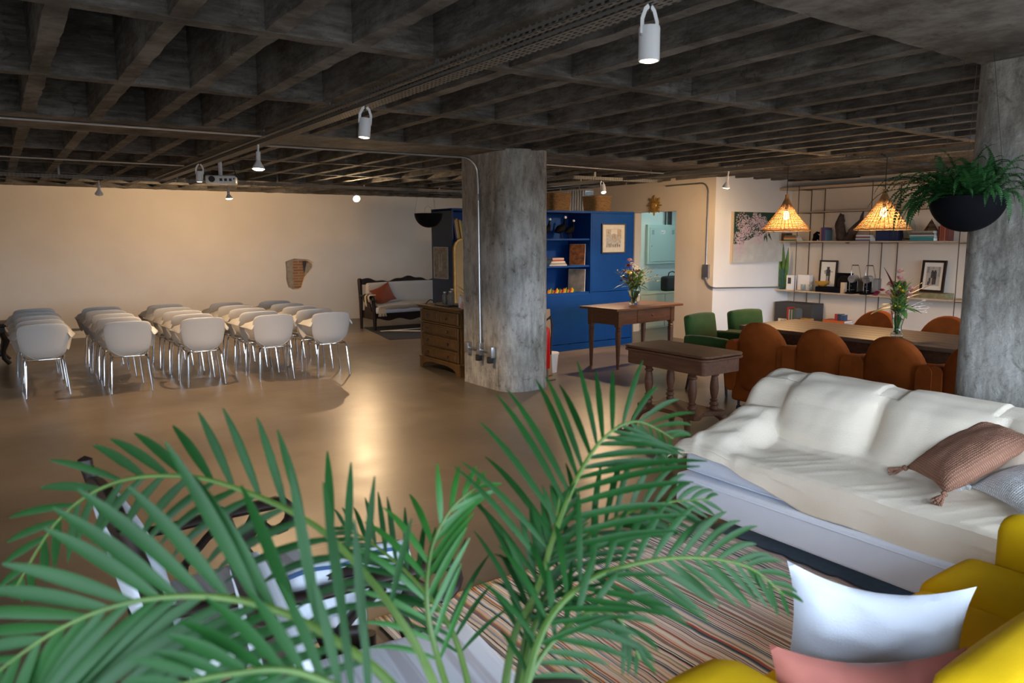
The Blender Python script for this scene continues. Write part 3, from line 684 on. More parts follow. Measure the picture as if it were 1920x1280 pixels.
def frame(name, label, cat, loc, rz, w, h, fm, mm, pic, fw=.02, mw=.04, tilt=0, depth=.02, group=None):
    """framed picture facing local -y; pic = list of (x0,z0,x1,z1,mat) patches"""
    t = thing(name, label, cat, loc, rz, group); mx = Matrix.Rotation(tilt, 4, 'X')
    b = nb()
    for lo, hi in (((-w/2, -depth, 0), (w/2, 0, fw)), ((-w/2, -depth, h-fw), (w/2, 0, h)), ((-w/2, -depth, fw), (-w/2+fw, 0, h-fw)), ((w/2-fw, -depth, fw), (w/2, 0, h-fw))): box(b, lo, hi, mx)
    obj('frame', b, fm, t, False)
    obj('mount', bx((-w/2+fw, -depth*.6, fw), (w/2-fw, -.002, h-fw), mx), mm, t, False)
    b = nb(); mats = []
    for (x0, z0, x1, z1, m_) in pic:
        if m_ not in mats: mats.append(m_)
        n0 = len(b.faces); dd = .0012*(1+len(b.faces)/6); box(b, (x0, -depth*.6-dd, z0), (x1, -depth*.6, z1), mx); b.faces.ensure_lookup_table()
        for f in b.faces[n0:]: f.material_index = mats.index(m_)
    if mats: obj('picture', b, mats, t, False)
    return t
mat('ink_grey', (.22, .22, .22), .9, col2=(.40, .39, .38), nscale=40, detail=8); mat('paper_grey', (.42, .40, .36), .9, col2=(.50, .47, .42), nscale=20)
mat('aged_paper', (.42, .35, .27), .9, col2=(.52, .45, .36), nscale=14); mat('pencil', (.20, .16, .13), .9, col2=(.42, .36, .28), nscale=30)
mat('photo_dark', (.015, .015, .017), .6, col2=(.10, .10, .105), nscale=22, detail=8)
# street drawing in a dark frame
pic = [(-.15, .085, .15, .36, 'ink_grey'), (-.15, .25, -.075, .36, 'pencil'), (.075, .22, .15, .36, 'pencil'), (-.06, .28, .07, .355, 'paper_grey'), (-.03, .19, .035, .29, 'pencil')]
for k in range(7): pic.append((-.14+k*.042, .1, -.13+k*.042, .13+.01*(k % 3), 'pencil'))
frame('framed_drawing', 'grey street drawing with white mount in dark frame on the blue bookcase', 'picture', (7.66, 8.294, 1.41), 0, .48, .36+.08, 'charcoal', 'paper_grey', pic, .018)
pic = [(-.12, .06, .12, .36, 'pencil'), (-.05, .1, .04, .33, 'aged_paper'), (-.02, .15, .02, .34, 'pencil')]
frame('framed_drawing', 'faded figure drawing in a pale frame on the slate end of the bookcase', 'picture', (4.856, 8.575, 1.115), -PI/2, .37, .42, 'aged_paper', 'pencil', pic, .012)

def basket(name, label, loc, w, d, h):
    t = thing(name, label, 'basket', loc, 0, 'wicker baskets on top of the blue bookcase')
    b = nb()
    for k in range(15):
        z = h*k/14; q = .90+.10*k/14; P = []
        for j in range(36):
            a = 2*PI*j/36; ca, sa = math.cos(a), math.sin(a); rr_ = (abs(ca)**5+abs(sa)**5)**(-.2); wob = 1+.022*(1 if (j//2+k) % 2 else -1)
            P.append((w/2*q*ca*rr_*wob, d/2*q*sa*rr_*wob, z+.004*math.sin(j*1.7+k)))
        tube(b, P, h/22, 5, closed=True)
    obj('weave', b, 'wicker', t); obj('bottom', bx((-w*.4, -d*.4, 0), (w*.4, d*.4, .01)), 'wicker', t, False)
    b = nb()
    P = []
    for j in range(36):
        a = 2*PI*j/36; ca, sa = math.cos(a), math.sin(a); rr_ = (abs(ca)**5+abs(sa)**5)**(-.2); P.append((w/2*ca*rr_*1.02, d/2*sa*rr_*1.02, h+.004))
    tube(b, P, .012, 6, closed=True); obj('rim', b, 'wicker', t)
    return t
basket('wicker_basket', 'square wicker basket on the blue bookcase, next to the concrete column', (6.76, 8.56, 2.035), .36, .36, .235)
basket('wicker_basket', 'square wicker basket on the blue bookcase, right one beside the window', (7.56, 8.56, 2.035), .33, .36, .215)

def book(loc, rz, w, d, h, col, label, lay='up', lean=0, group=None):
    """upright: w thick (x), d deep (y), h high (z); spine faces -y"""
    nm = 'cover_%02x%02x%02x' % tuple(int(c*99) for c in col); colour(nm, col, .6)
    t = thing('book', label, 'book', loc, rz, group); mx = Matrix.Rotation(lean, 4, 'Y') if lay == 'up' else Matrix.Translation((0, 0, w)) @ Matrix.Rotation(PI/2, 4, 'Y') @ Matrix.Translation((0, 0, -h/2))
    c = .0025; b = nb(); box(b, (0, 0, 0), (w, c, h), mx); box(b, (0, 0, 0), (c, d, h), mx); box(b, (w-c, 0, 0), (w, d, h), mx); obj('cover', b, nm, t, False)
    obj('pages', bx((c, c, .003), (w-c, d-.004, h-.003), mx), 'paper', t, False); return t
def book_row(x, y, z, rz, specs, where, group, axis='x', gap=.001, lean0=0):
    """upright books side by side; specs (thick, deep, high, colour, colourname)"""
    o = 0
    for i, (w, d, h, c, nm) in enumerate(specs):
        p = (x+o, y, z) if axis == 'x' else (x, y-o, z)
        book(p, rz, w, d, h, c, f'{nm} {where}', 'up', lean0, group); o += w+gap
def book_stack(x, y, z, rz, specs, where, group):
    o = 0
    for i, (w, d, h, c, nm) in enumerate(specs):
        book((x, y, z+o), rz+((i*37) % 7-3)*.03, w, d, h, c, f'{nm} {where}', 'flat', 0, group); o += w+.0005
# leaning books seen left of the column
book_row(4.955, 8.36, 1.633, 0, [(.022, .2, .27, (.10, .05, .12), 'purple book'), (.018, .2, .25, (.5, .42, .3), 'cream book'), (.025, .2, .27, (.45, .32, .05), 'ochre book'), (.02, .2, .26, (.20, .05, .03), 'brown book'), (.026, .2, .25, (.55, .40, .10), 'yellow book'), (.02, .2, .24, (.16, .2, .1), 'olive book')], 'leaning on the top shelf of the blue bookcase, left of column', 'books leaning on the blue top shelf', lean0=-.16)
# guinea-fowl figures on the top shelf
def bird(x, y, z, s, label):
    t = thing('bird_figurine', label, 'figurine', (x, y, z), 0, 'dark bird figurines on the top shelf'); 
    b = nb(); tube(b, [(-.105*s, 0, .085*s), (-.08*s, 0, .10*s), (-.03*s, 0, .125*s), (.03*s, 0, .15*s), (.065*s, 0, .19*s), (.062*s, 0, .235*s), (.072*s, 0, .27*s), (.085*s, 0, .285*s)], [.006*s, .03*s, .058*s, .055*s, .026*s, .014*s, .013*s, .006*s], 12); obj('body', b, 'bowl_black', t)
    b = nb(); lathe(b, [(.001, -.022*s), (.017*s, -.014*s), (.021*s, 0), (.016*s, .014*s), (.001, .02*s)], 12, (.076*s, 0, .29*s)); obj('head', b, 'white_paint', t)
    b = nb(); lathe(b, [(.008*s, 0), (.0005, .03*s)], 8, (0, 0, 0), True, Matrix.Translation((.09*s, 0, .288*s)) @ Matrix.Rotation(PI/2, 4, 'Y')); obj('beak', b, 'redflower', t)
    for sg in (-1, 1): b = nb(); tube(b, [(0, sg*.022*s, .09*s), (.005*s, sg*.024*s, .004), (.03*s, sg*.024*s, .004)], .005*s, 6); obj('leg', b, 'black_metal', t)
bird(6.52, 8.47, 1.633, .95, 'dark bird figurine with white head nearest the concrete column')
bird(6.78, 8.45, 1.633, 1.05, 'dark bird figurine, middle and tallest of the three')
bird(6.99, 8.50, 1.633, .9, 'dark bird figurine, rightmost of the three')
book_stack(6.66, 8.36, 1.243, 0, [(.022, .22, .30, (.55, .50, .42), 'wide cream book'), (.02, .21, .28, (.3, .28, .25), 'grey book'), (.024, .2, .26, (.62, .58, .52), 'ivory book'), (.022, .19, .22, (.38, .10, .07), 'dark red book'), (.024, .18, .2, (.60, .42, .36), 'pink book')], 'lying in the stack on the middle blue shelf', 'books stacked on the blue middle shelf')
mat('autumn', (.05, .03, .015), .7, col2=(.38, .11, .02), nscale=16, detail=8); mat('greyphoto', (.10, .09, .08), .7, col2=(.40, .33, .27), nscale=5, detail=6)
def art_panel(name, label, loc, rz, w, h, m_, tilt):
    t = thing(name, label, 'picture', loc, rz); mx = Matrix.Rotation(tilt, 4, 'X')
    obj('canvas', bx((-w/2, 0, 0), (w/2, .018, h), mx), 'white_paint', t, False); obj('image', bx((-w/2+.002, -.002, .002), (w/2-.002, .0, h-.002), mx), m_, t, False)
art_panel('picture_panel', 'autumn coloured picture panel leaning in the middle blue shelf', (7.10, 8.47, 1.243), -1.0, .24, .31, 'autumn', -.1)
art_panel('picture_panel', 'grey brown photo panel leaning in the lower open blue shelf', (7.09, 8.47, .853), -1.0, .26, .33, 'greyphoto', -.1)
t = thing('paper_garland', 'row of orange and green pointed paper petals on the lower blue shelf', 'ornament', (6.70, 8.34, .853), 0)
for k in range(18):
    b = nb(); x = -.24+k*.028; P = [(x-.016, 0, 0), (x+.016, 0, 0), (x+.030*math.sin(k*1.9), -.02, .085+.025*math.sin(k*1.3))]; vs = [b.verts.new(p) for p in ((x-.012, 0, 0), (x+.012, 0, 0), (x+.020, -.015, .035), (x+.02*math.sin(k*1.9), -.02, .065+.015*math.sin(k*1.3)), (x-.020, -.012, .035))]; b.faces.new(vs)
    obj('petal', b, ['orangeflower', 'yellowflower', 'leaf_green', 'orangeflower', 'redflower'][k % 5], t, False, mods=[('solid', .003)])

# arched screen behind the chest
def arch(w, h, r, inset=0):
    P = [(inset, inset), (w-inset, inset), (w-inset, h-r-.05)]
    for k in range(1, 9): a = PI/2*k/8; P.append((w-r+(r-inset)*math.cos(a), h-r-.0+(r-inset)*math.sin(a)))
    for k in range(1, 9): a = PI/2+PI/2*k/8; P.append((r+(r-inset)*math.cos(a), h-r+(r-inset)*math.sin(a)))
    P.append((inset, h-r-.05)); return P
t = thing('arched_panel', 'tall arched tan panel with gilt frame behind the carved chest', 'screen', (4.84, 8.24, 0))
b = nb(); prism(b, arch(.62, 1.65, .14), 'y', -.015, .015); obj('board', b, 'gilt', t, False, mods=[('bevel', .004)])
b = nb(); prism(b, arch(.62, 1.65, .14, .03), 'y', -.019, -.015); obj('cane_panel', b, 'cane_panel', t, False)

# chest of drawers (faces -x)
t = thing('chest_of_drawers', 'carved brown wooden chest of drawers beside the central column', 'chest', (4.45, 7.94, 0), -PI/2)
# local: front faces -y, x = along front (local +x -> world -y)
obj('carcass', rbox((-.47, .02, .13), (.49, .40, .78), .006, 2), 'walnut_chest', t, False)
b = nb(); box(b, (-.52, -.04, .79), (.54, .42, .815)); box(b, (-.50, -.025, .77), (.52, .41, .79)); obj('top', b, 'walnut_chest', t, False, mods=[('bevel', .006)])
def drawer(x0, x1, z0, z1, knobs):
    b = nb(); box(b, (x0, -.012, z0), (x1, .03, z1)); box(b, (x0+.03, -.022, z0+.022), (x1-.03, -.01, z1-.022)); box(b, (x0+.045, -.026, z0+.035), (x1-.045, -.02, z1-.035))
    o = obj('drawer', b, 'walnut_chest', t, False, mods=[('bevel', .004)])
    for kx in knobs: b = nb(); lathe(b, [(.008, 0), (.008, -.012), (.02, -.02), (.018, -.034), (.001, -.037)], 14, (0, 0, 0), True, Matrix.Translation((kx, -.024, (z0+z1)/2)) @ Matrix.Rotation(-PI/2, 4, 'X')); obj('knob', b, 'dark_wood', o)
drawer(-.44, 0.0, .62, .755, [-.22]); drawer(.02, .45, .62, .755, [.235])
for z0, z1 in ((.47, .585), (.315, .44), (.165, .29)): drawer(-.42, .44, z0, z1, [-.24, .26])
b = nb(); box(b, (-.49, -.02, .594), (.51, .41, .613)); box(b, (-.50, -.028, .13), (.52, .41, .155)); obj('moulding', b, 'walnut_chest', t, False, mods=[('bevel', .005)])
b = nb(); prism(b, [(-.49, .135), (.51, .135), (.51, .0), (.43, .0), (.41, .05), (.34, .08), (.20, .10), (-.18, .10), (-.32, .08), (-.39, .05), (-.41, 0), (-.49, 0)], 'y', -.025, .0); obj('bracket_foot', b, 'walnut_chest', t, False, mods=[('bevel', .004)])
for xx in (-.49, .48): b = nb(); box(b, (xx, 0, 0), (xx+.03, .40, .135)); obj('bracket_foot', b, 'walnut_chest', t, False)
for xx in (-.455, .465): b = nb(); tube(b, [(xx, -.008, .16), (xx, -.008, .58)], .012, 10); tube(b, [(xx, -.008, .62), (xx, -.008, .76)], .012, 10); obj('half_column', b, 'walnut_chest', t)
# things on the chest: tray, bottles, dried flowers
def bottle(name, label, loc, r, h, neck, m_, capm='steel', cat='bottle', group=None):
    t = thing(name, label, cat, loc, 0, group)
    b = nb(); lathe(b, [(r*.9, 0), (r, .006), (r, h*.68), (r*.8, h*.76), (neck, h*.82), (neck, h*.94)], 18); obj('body', b, m_, t)
    b = nb(); lathe(b, [(neck*1.15, h*.93), (neck*1.15, h), (neck*.8, h*1.01)], 14); obj('cap', b, capm, t)
colour('pewter', (.14, .125, .115), .4)
t = tag(obj('tray', rbox((-.14, -.16, 0), (.14, .16, .012), .005, 2), 'black_metal', loc=(4.62, 7.95, .817)), 'small dark tray on the chest of drawers', 'tray')
bottle('flask', 'grey lidded flask on the chest tray, left one', (4.60, 8.06, .831), .032, .15, .018, 'pewter', group='grey flasks on the chest')
bottle('flask', 'tall grey lidded flask on the chest tray, middle one', (4.66, 7.98, .831), .036, .19, .018, 'pewter', group='grey flasks on the chest')
bottle('flask', 'grey lidded flask on the chest tray, right one', (4.58, 7.88, .831), .036, .17, .02, 'pewter', group='grey flasks on the chest')
bottle('dispenser_bottle', 'small white dispenser bottle on the chest near the column', (4.56, 7.60, .818), .03, .16, .010, 'white_paint')
bottle('pink_bottle', 'small pink glass bottle on the chest against the column', (4.50, 7.47, .818), .022, .08, .010, 'pinkflower')
b = nb(); tube(b, [(-.07+.14*k/10, 0, .004+.05*math.sin(PI*k/10)) for k in range(11)], .007, 8)
tag(obj('bag_handle', b, 'black_rubber', loc=(4.52, 8.28, .818)), 'dark curved strap handle on the far end of the chest', 'strap')

# ------------------------------------------------------------------ vases with flowers
def vase(t, prof, m_='glass', water=None):
    b = nb(); lathe(b, prof + [(max(r-.004, .001), z) for r, z in prof[::-1] if z > prof[0][1]+.012] + [(.001, prof[0][1]+.014)], 28, cap=False); obj('vase', b, m_, t)
    if water: b = nb(); lathe(b, [(.001, .016)]+[(max(r-.005, .001), z) for r, z in prof if .016 < z < water]+[(.001, water)], 20, cap=False); obj('water', b, 'water', t)
def blade(b, base, az, el, L_, w, curve, n=8, fold=.0):
    p = Vector(base); d = Vector((math.cos(az)*math.cos(el), math.sin(az)*math.cos(el), math.sin(el))); V = []
    for i in range(n+1):
        q = i/n; s = d.cross(Vector((0, 0, 1))); s = s.normalized() if s.length > 1e-3 else Vector((1, 0, 0)); ww = w*math.sin(PI*min(.97, .12+q*.86))
        V.append([b.verts.new(p-s*ww), b.verts.new(p+Vector((0, 0, -.15*ww))), b.verts.new(p+s*ww)])
        d = (d+Vector((0, 0, -curve/n))).normalized(); p = p+d*L_/n
    for A, B in zip(V, V[1:]):
        for j in (0, 1): b.faces.new((A[j], A[j+1], B[j+1], B[j]))
def bloom(b, c, r, k=26, seed=1, flat=.7):
    r_ = random.Random(seed)
    for i in range(k):
        a = r_.uniform(0, 2*PI); e = r_.uniform(-.2, 1.5); d = Vector((math.cos(a)*math.cos(e), math.sin(a)*math.cos(e), math.sin(e)*flat)); s = d.cross(Vector((0, 0, 1))); s = s.normalized()*r*.30 if s.length > 1e-3 else Vector((r*.3, 0, 0)); c_ = Vector(c)
        vs = [b.verts.new(c_+d*r*.15), b.verts.new(c_+d*r*.75+s), b.verts.new(c_+d*r*1.05), b.verts.new(c_+d*r*.75-s)]; b.faces.new(vs)
def sprig(b, base, az, el, L_, leaf, n, seed):
    r_ = random.Random(seed); p = Vector(base); d = Vector((math.cos(az)*math.cos(el), math.sin(az)*math.cos(el), math.sin(el))); pts = [p.copy()]
    for i in range(n):
        d = (d+Vector((r_.uniform(-.08, .08), r_.uniform(-.08, .08), -.04))).normalized(); p = p+d*L_/n; pts.append(p.copy())
        if i > n*.3: blade(b, p, r_.uniform(0, 2*PI), r_.uniform(0, .9), leaf, leaf*.28, .4, 3)
    tube(b, pts, .0022, 4)

t = thing('dried_flower_vase', 'dark dried flowers in a small glass on the chest beside the column', 'vase of flowers', (4.74, 7.62, .818))
vase(t, [(.03, 0), (.035, .02), (.03, .10)], 'glass')
b = nb()
for k in range(26): blade(b, (0, 0, .06), k*.77, 1.15-.02*k, .34-.004*k, .012, .9, 6)
for k in range(14): bloom(b, (.07*math.cos(k*1.9), .07*math.sin(k*1.9), .26+.012*k), .03, 10, k)
obj('dried_stems', b, 'burgundy_leaf', t, False)

# ------------------------------------------------------------------ console table with flowers
t = thing('console_table', 'plain reddish wooden table with one drawer before the blue bookcase', 'table', (6.30, 6.72, 0), math.radians(4))
obj('tabletop', rbox((-.12, -.10, .745), (1.16, .56, .775), .006, 2), 'table_wood', t, False)
b = nb(); box(b, (.0, -.03, .56), (1.03, -.01, .745)); box(b, (0, .47, .56), (1.03, .49, .745)); box(b, (-.01, -.02, .56), (.01, .48, .745)); box(b, (1.02, -.02, .56), (1.04, .48, .745)); obj('apron', b, 'table_wood', t, False)
o = obj('drawer', rbox((.33, -.038, .575), (.86, -.025, .735), .004, 2), 'table_wood', t, False)
b = nb(); lathe(b, [(.006, 0), (.006, .012), (.016, .02), (.001, .028)], 12, (0, 0, 0), True, Matrix.Translation((.60, -.038, .655)) @ Matrix.Rotation(PI/2, 4, 'X')); obj('knob', b, 'dark_wood', o)
for lx, ly in ((.01, -.005), (1.02, -.005), (.01, .465), (1.02, .465)):
    b = nb(); box(b, (lx-.035, ly-.035, .54), (lx+.035, ly+.035, .745)); lathe(b, [(.018, 0), (.034, .40), (.036, .47), (.028, .48), (.036, .495), (.028, .51), (.036, .54)], 8, (lx, ly, 0)); obj('leg', b, 'table_wood', t, False)
t = thing('flower_vase', 'green glass vase of mixed wild flowers on the console table', 'vase of flowers', (6.83, 6.98, .776))
vase(t, [(.055, 0), (.06, .02), (.05, .06), (.04, .085), (.075, .13), (.088, .18), (.08, .23), (.066, .25)], 'glass', .19)
b = nb()
for k in range(12): tube(b, [(.01*math.cos(k), .01*math.sin(k), .02), (.04*math.cos(k*1.7), .04*math.sin(k*1.7), .22), (.09*math.cos(k*1.7), .08*math.sin(k*1.7), .36)], .003, 5)
obj('stems', b, 'leaf_green', t)
b = nb(); r_ = random.Random(2)
for k in range(18): blade(b, (.02*math.cos(k), .02*math.sin(k), .22), k*.9, r_.uniform(.1, 1.2), r_.uniform(.16, .30), .022, r_.uniform(.3, 1.2))
blade(b, (-.03, 0, .26), PI, .3, .36, .012, .8)
obj('leaves', b, 'leaf_green', t, mods=[('solid', .001)])
b = nb()
for k in range(9): sprig(b, (.02, 0, .24), -.45+k*.13, .45+.09*(k % 5), .36, .035, 12, k)
for k in range(8): sprig(b, (-.01, 0, .24), 2.2+k*.5, .8+.1*(k % 4), .30, .035, 10, 40+k)
obj('yellow_green_sprigs', b, 'dry_grass', t)
b = nb()
for k in range(150):
    a = r_.uniform(0, 2*PI); rr_ = r_.uniform(0, .13)*.9; zz = r_.uniform(.20, .44)
    blade(b, (rr_*math.cos(a), rr_*math.sin(a), zz), a+r_.uniform(-.6, .6), r_.uniform(-.2, 1.2), r_.uniform(.05, .10), .013, .6, 4)
obj('leaf_cluster', b, 'leaf_green', t, False)
b = nb()
for k in range(34): bloom(b, (r_.uniform(-.16, .10), r_.uniform(-.1, .1), r_.uniform(.24, .44)), .036, 18, k)
obj('burgundy_flowers', b, 'burgundy_leaf', t, False)
for c, m_ in (((-.14, -.05, .41), 'yellowflower'), ((-.07, -.02, .52), 'whiteflower'), ((-.02, -.03, .48), 'whiteflower'), ((.01, -.02, .42), 'whiteflower'), ((-.11, 0, .50), 'redflower'), ((-.08, .01, .57), 'pinkflower')):
    b = nb(); bloom(b, c, .048, 44, int(abs(c[0])*99)); tube(b, [(0, 0, .24), c], .002, 4); obj('bloom', b, m_, t, False)

# ------------------------------------------------------------------ carved card table (long side along y)
t = thing('card_table', 'dark fold-top card table on turned posts and scrolled feet beside the white sofa', 'table', (4.52, 4.06, 0))
def cc(w, h, r, z0, z1, bm):
    P = []
    for cx, cy, a0 in ((w-r, h-r, 0), (-w+r, h-r, 90), (-w+r, -h+r, 180), (w-r, -h+r, 270)):
        for k in range(5): a = math.radians(a0+22.5*k); P.append((cx+r*math.cos(a), cy+r*math.sin(a)))
    prism(bm, P, 'z', z0, z1)
b = nb(); cc(.235, .445, .06, .738, .758, b); o = obj('tabletop', b, 'card_wood', t, False, mods=[('bevel', .007)])
b = nb(); cc(.237, .447, .06, .712, .733, b); obj('folded_leaf', b, 'card_wood', t, False, mods=[('bevel', .007)])
b = nb(); cc(.215, .415, .03, .605, .71, b); obj('apron', b, 'card_wood', t, False, mods=[('bevel', .003)])
for sx in (-.13, .13):
    for sy in (-.235, .235):
        b = nb(); lathe(b, [(.03, .60), (.034, .59), (.026, .575), (.036, .565), (.036, .555), (.024, .545), (.028, .53), (.033, .49), (.036, .45), (.031, .405), (.022, .365), (.034, .352), (.022, .342), (.036, .325), (.036, .315), (.024, .305), (.033, .29), (.033, .28), (.026, .27)][::-1], 18, (sx, sy, 0)); obj('turned_post', b, 'card_wood', t)
b = nb(); P = []
for k in range(40):
    a = 2*PI*k/40; x = .185*math.cos(a); y = .31*math.sin(a); s_ = 1-.16*math.cos(4*a+PI)*-1*.8; P.append((max(-.18, min(.18, x*1.25))*s_, max(-.3, min(.3, y*1.25))*s_))
prism(b, P, 'z', .235, .272); obj('platform', b, 'card_wood', t, False, mods=[('bevel', .006)])
for sx in (-1, 1):
    for sy in (-1, 1):
        b = nb(); D = Vector((sx*.62, sy*.78, 0)); P = [(.20, .25), (.27, .245), (.33, .21), (.365, .15), (.385, .09), (.42, .045), (.47, .022), (.50, .04), (.495, .07)]
        tube(b, [(D.x*r, D.y*r, z) for r, z in P], [.028, .034, .035, .032, .028, .025, .024, .024, .018], 10, flat=(.75, 1)); obj('scroll_foot', b, 'card_wood', t)

# ------------------------------------------------------------------ dining table and chairs
t = thing('dining_table', 'long brown plank dining table under the straw lamps', 'table', (6.6, 3.2, 0))
for k in range(6):
    obj('plank', rbox((-.475+k*.158, -1.15, .728), (-.475+k*.158+.156, 1.55, .762), .003, 1), 'oak_wood', t, False)
obj('apron', bx((-.42, -1.1, .62), (.42, 1.5, .727)), 'dark_wood', t, False)
for y in (-1.0, 1.38):
    for x in (-.38, .30): obj('leg', bx((x, y, 0), (x+.08, y+.08, .62)), 'dark_wood', t, False)
def tub_chair():
    t = thing('tub_chair', '', 'chair', (0, 0, 0), 0, 'orange velvet tub chairs around the dining table')
    # faces +y locally; back outer face at y=-.30
    def bk(u, v):
        a = 2*PI*u; ca, sa = math.cos(a), math.sin(a)
        x = .262*math.copysign(abs(ca)**.85, ca); zz = .42*math.copysign(abs(sa)**(.85 if sa > 0 else .55), sa)
        q = 1-abs(2*v-1)**2.6; q = .0+q**.38
        return Vector((x*(.80+.20*q), -.235+(v-.5)*.13+ .09*(abs(x)/.26)**2, .45+zz*(.86+.14*q)*(1 if sa > 0 else .55)))
    b = nb(); V = grid(b, 40, 9, bk, closed_u=True); b.faces.new([r_[0] for r_ in V]); b.faces.new([r_[-1] for r_ in V][::-1])
    obj('backrest', b, 'orange_velvet', t)
    for s in (-1, 1):
        def arm(u, v):
            a = 2*PI*v; y = -.25+.53*u; r = .062*(1 if u < .85 else math.sqrt(max(.02, 1-((u-.85)/.15)**2)))
            top = .635-.03*u
            return Vector((s*(.272+.02*math.sin(PI*u)) + r*math.cos(a), y, top-.20+(.17 if math.sin(a) > 0 else -.16)+r*1.3*math.sin(a)))
        b = nb(); V = grid(b, 14, 16, arm); b.faces.new([q for q in V[0][:-1]][::-1]); b.faces.new([q for q in V[-1][:-1]]); bmesh.ops.remove_doubles(b, verts=b.verts[:], dist=.0005)
        obj('armrest', b, 'orange_velvet', t)
    obj('seat', soft((-.25, -.2, .30), (.25, .30, .46), .05, .02, 3), 'orange_velvet', t)
    obj('base', soft((-.27, -.24, .10), (.27, .27, .31), .04, .0, 2), 'orange_velvet', t)
    for sx in (-1, 1):
        for sy in (-.2, .2):
            b = nb(); lathe(b, [(.001, -.012), (.026, -.011), (.03, 0), (.026, .011), (.001, .012)], 14, (0, 0, 0), False, Matrix.Translation((sx*.2, sy, .031)) @ Matrix.Rotation(PI/2, 4, 'Y')); tube(b, [(sx*.2, sy, .1), (sx*.2, sy, .05)], .012, 8); obj('caster', b, 'black_rubber', t)
    return t
tc = tub_chair(); tc.location = (5.93, 4.22, 0); tc.rotation_euler = (0, 0, -PI/2+.06); tc['label'] = 'orange velvet tub chair with its back to the sofa, farthest left on near side'
dup(tc, (5.93, 3.60, 0), -PI/2+.02, 'orange velvet tub chair on the near side of the table, second from left')
dup(tc, (5.93, 2.97, 0), -PI/2-.02, 'orange velvet tub chair on the near side of the table, third from left')
dup(tc, (5.93, 2.36, 0), -PI/2, 'orange velvet tub chair half hidden by the right concrete column')
dup(tc, (7.38, 4.12, 0), PI/2, 'orange velvet tub chair beyond the table, left of the flowers')
dup(tc, (7.38, 3.42, 0), PI/2, 'orange velvet tub chair beyond the table, right of the flowers')
def green_chair():
    t = thing('green_armchair', '', 'chair', (0, 0, 0), 0, 'green armchairs at the end of the table')
    mx = T(0, -.22, .44, 0, .16, 0)
    b = soft((-.25, -.055, 0), (.25, .045, .37), .04, .015, 3)
    for v in b.verts: v.co = mx @ v.co
    obj('backrest', b, 'green_fabric', t)
    obj('seat', soft((-.24, -.22, .30), (.24, .30, .46), .04, .015, 3), 'green_fabric', t)
    for s in (-1, 1): obj('armrest', soft((min(s*.24, s*.33), -.26, .28), (max(s*.24, s*.33), .27, .60), .035, .01, 3), 'green_fabric', t)
    for sx in (-1, 1):
        for sy in (-1, 1): b = nb(); tube(b, [(sx*.22, sy*.2, .31), (sx*.26, sy*.25, .0)], [.022, .013], 8); obj('leg', b, 'black_wood', t)
    return t
gc = green_chair(); gc.location = (6.38, 5.18, 0); gc.rotation_euler = (0, 0, PI+.12); gc['label'] = 'green upholstered armchair at the table end, nearer the console table'
dup(gc, (7.06, 5.15, 0), PI-.1, 'green upholstered armchair behind the table corner, nearer the painting')
t = thing('flower_vase', 'clear glass vase with pink blooms and red leaves on the dining table', 'vase of flowers', (6.56, 3.38, .763))
vase(t, [(.05, 0), (.055, .015), (.036, .04), (.033, .08), (.05, .15), (.066, .21), (.07, .24)], 'glass', .19)
b = nb()
for k in range(10): tube(b, [(.008*math.cos(k), .008*math.sin(k), .02), (.03*math.cos(k*1.7), .03*math.sin(k*1.7), .22), (.06*math.cos(k*1.7), .06*math.sin(k*1.7), .34)], .003, 5)
obj('stems', b, 'leaf_green', t)
b = nb(); lv = math.atan2(-.5727, .8198)
for az, el, L_, w in ((lv+PI, .12, .26, .045), (lv+PI+.3, .5, .2, .03), (lv, .1, .22, .04), (lv+.4, .3, .2, .03), (lv-1.5, -.3, .16, .035), (lv-1.2, .2, .18, .04), (lv-1.9, .3, .16, .035)): blade(b, (0, 0, .26), az, el, L_, w, .7)
for k in range(150): blade(b, (.055*math.cos(k*2.1)*((k % 5)/5), .055*math.sin(k*2.1)*((k % 5)/5), .20+.0017*k), k*1.3, .6+.1*(k % 5), .085, .014, .5, 4)
obj('leaves', b, 'leaf_green', t, mods=[('solid', .001)])
b = nb()
for az, el, L_, w in ((lv, .75, .34, .02), (lv+.15, .55, .33, .022), (lv-.1, .95, .28, .018), (lv+PI, -.05, .22, .014), (lv+PI+.2, 1.2, .36, .016), (lv+PI, .5, .2, .014)): blade(b, (.0, 0, .30), az, el, L_, w, .55)
obj('red_leaves', b, 'burgundy_leaf', t, mods=[('solid', .001)])
r_ = random.Random(11)
for k, (dx, z) in enumerate(((-.01, .50), (.03, .46), (-.06, .45), (.05, .42), (-.03, .40), (.0, .56), (.06, .36), (.09, .41), (-.09, .37))):
    b = nb(); c = (dx*.82, -dx*.57+r_.uniform(-.03, .03), z); bloom(b, c, .044, 60, k, .9); tube(b, [(0, 0, .24), c], .002, 4); obj('bloom', b, 'pinkflower', t, False)
for k, (dx, z) in enumerate(((-.20, .38), (-.16, .40), (-.22, .36))):
    b = nb(); c = (dx*.82, -dx*.57, z); bloom(b, c, .036, 34, k); obj('magenta_bloom', b, 'magenta', t, False)
b = nb()
for k in range(7): bloom(b, (.82*(.16+.02*k), -.57*(.16+.02*k), .22+.03*(k % 4)), .022, 12, k)
for k in range(4): sprig(b, (.02, 0, .2), lv+.05*k, .25+.12*k, .26, .02, 10, k)
obj('pale_sprigs', b, 'whiteflower', t, False)
for k in range(22): b = nb(); bloom(b, (r_.uniform(-.06, .06), r_.uniform(-.05, .05), r_.uniform(.25, .44)), .028, 18, k); obj('yellow_bud', b, 'yellowflower', t, False)

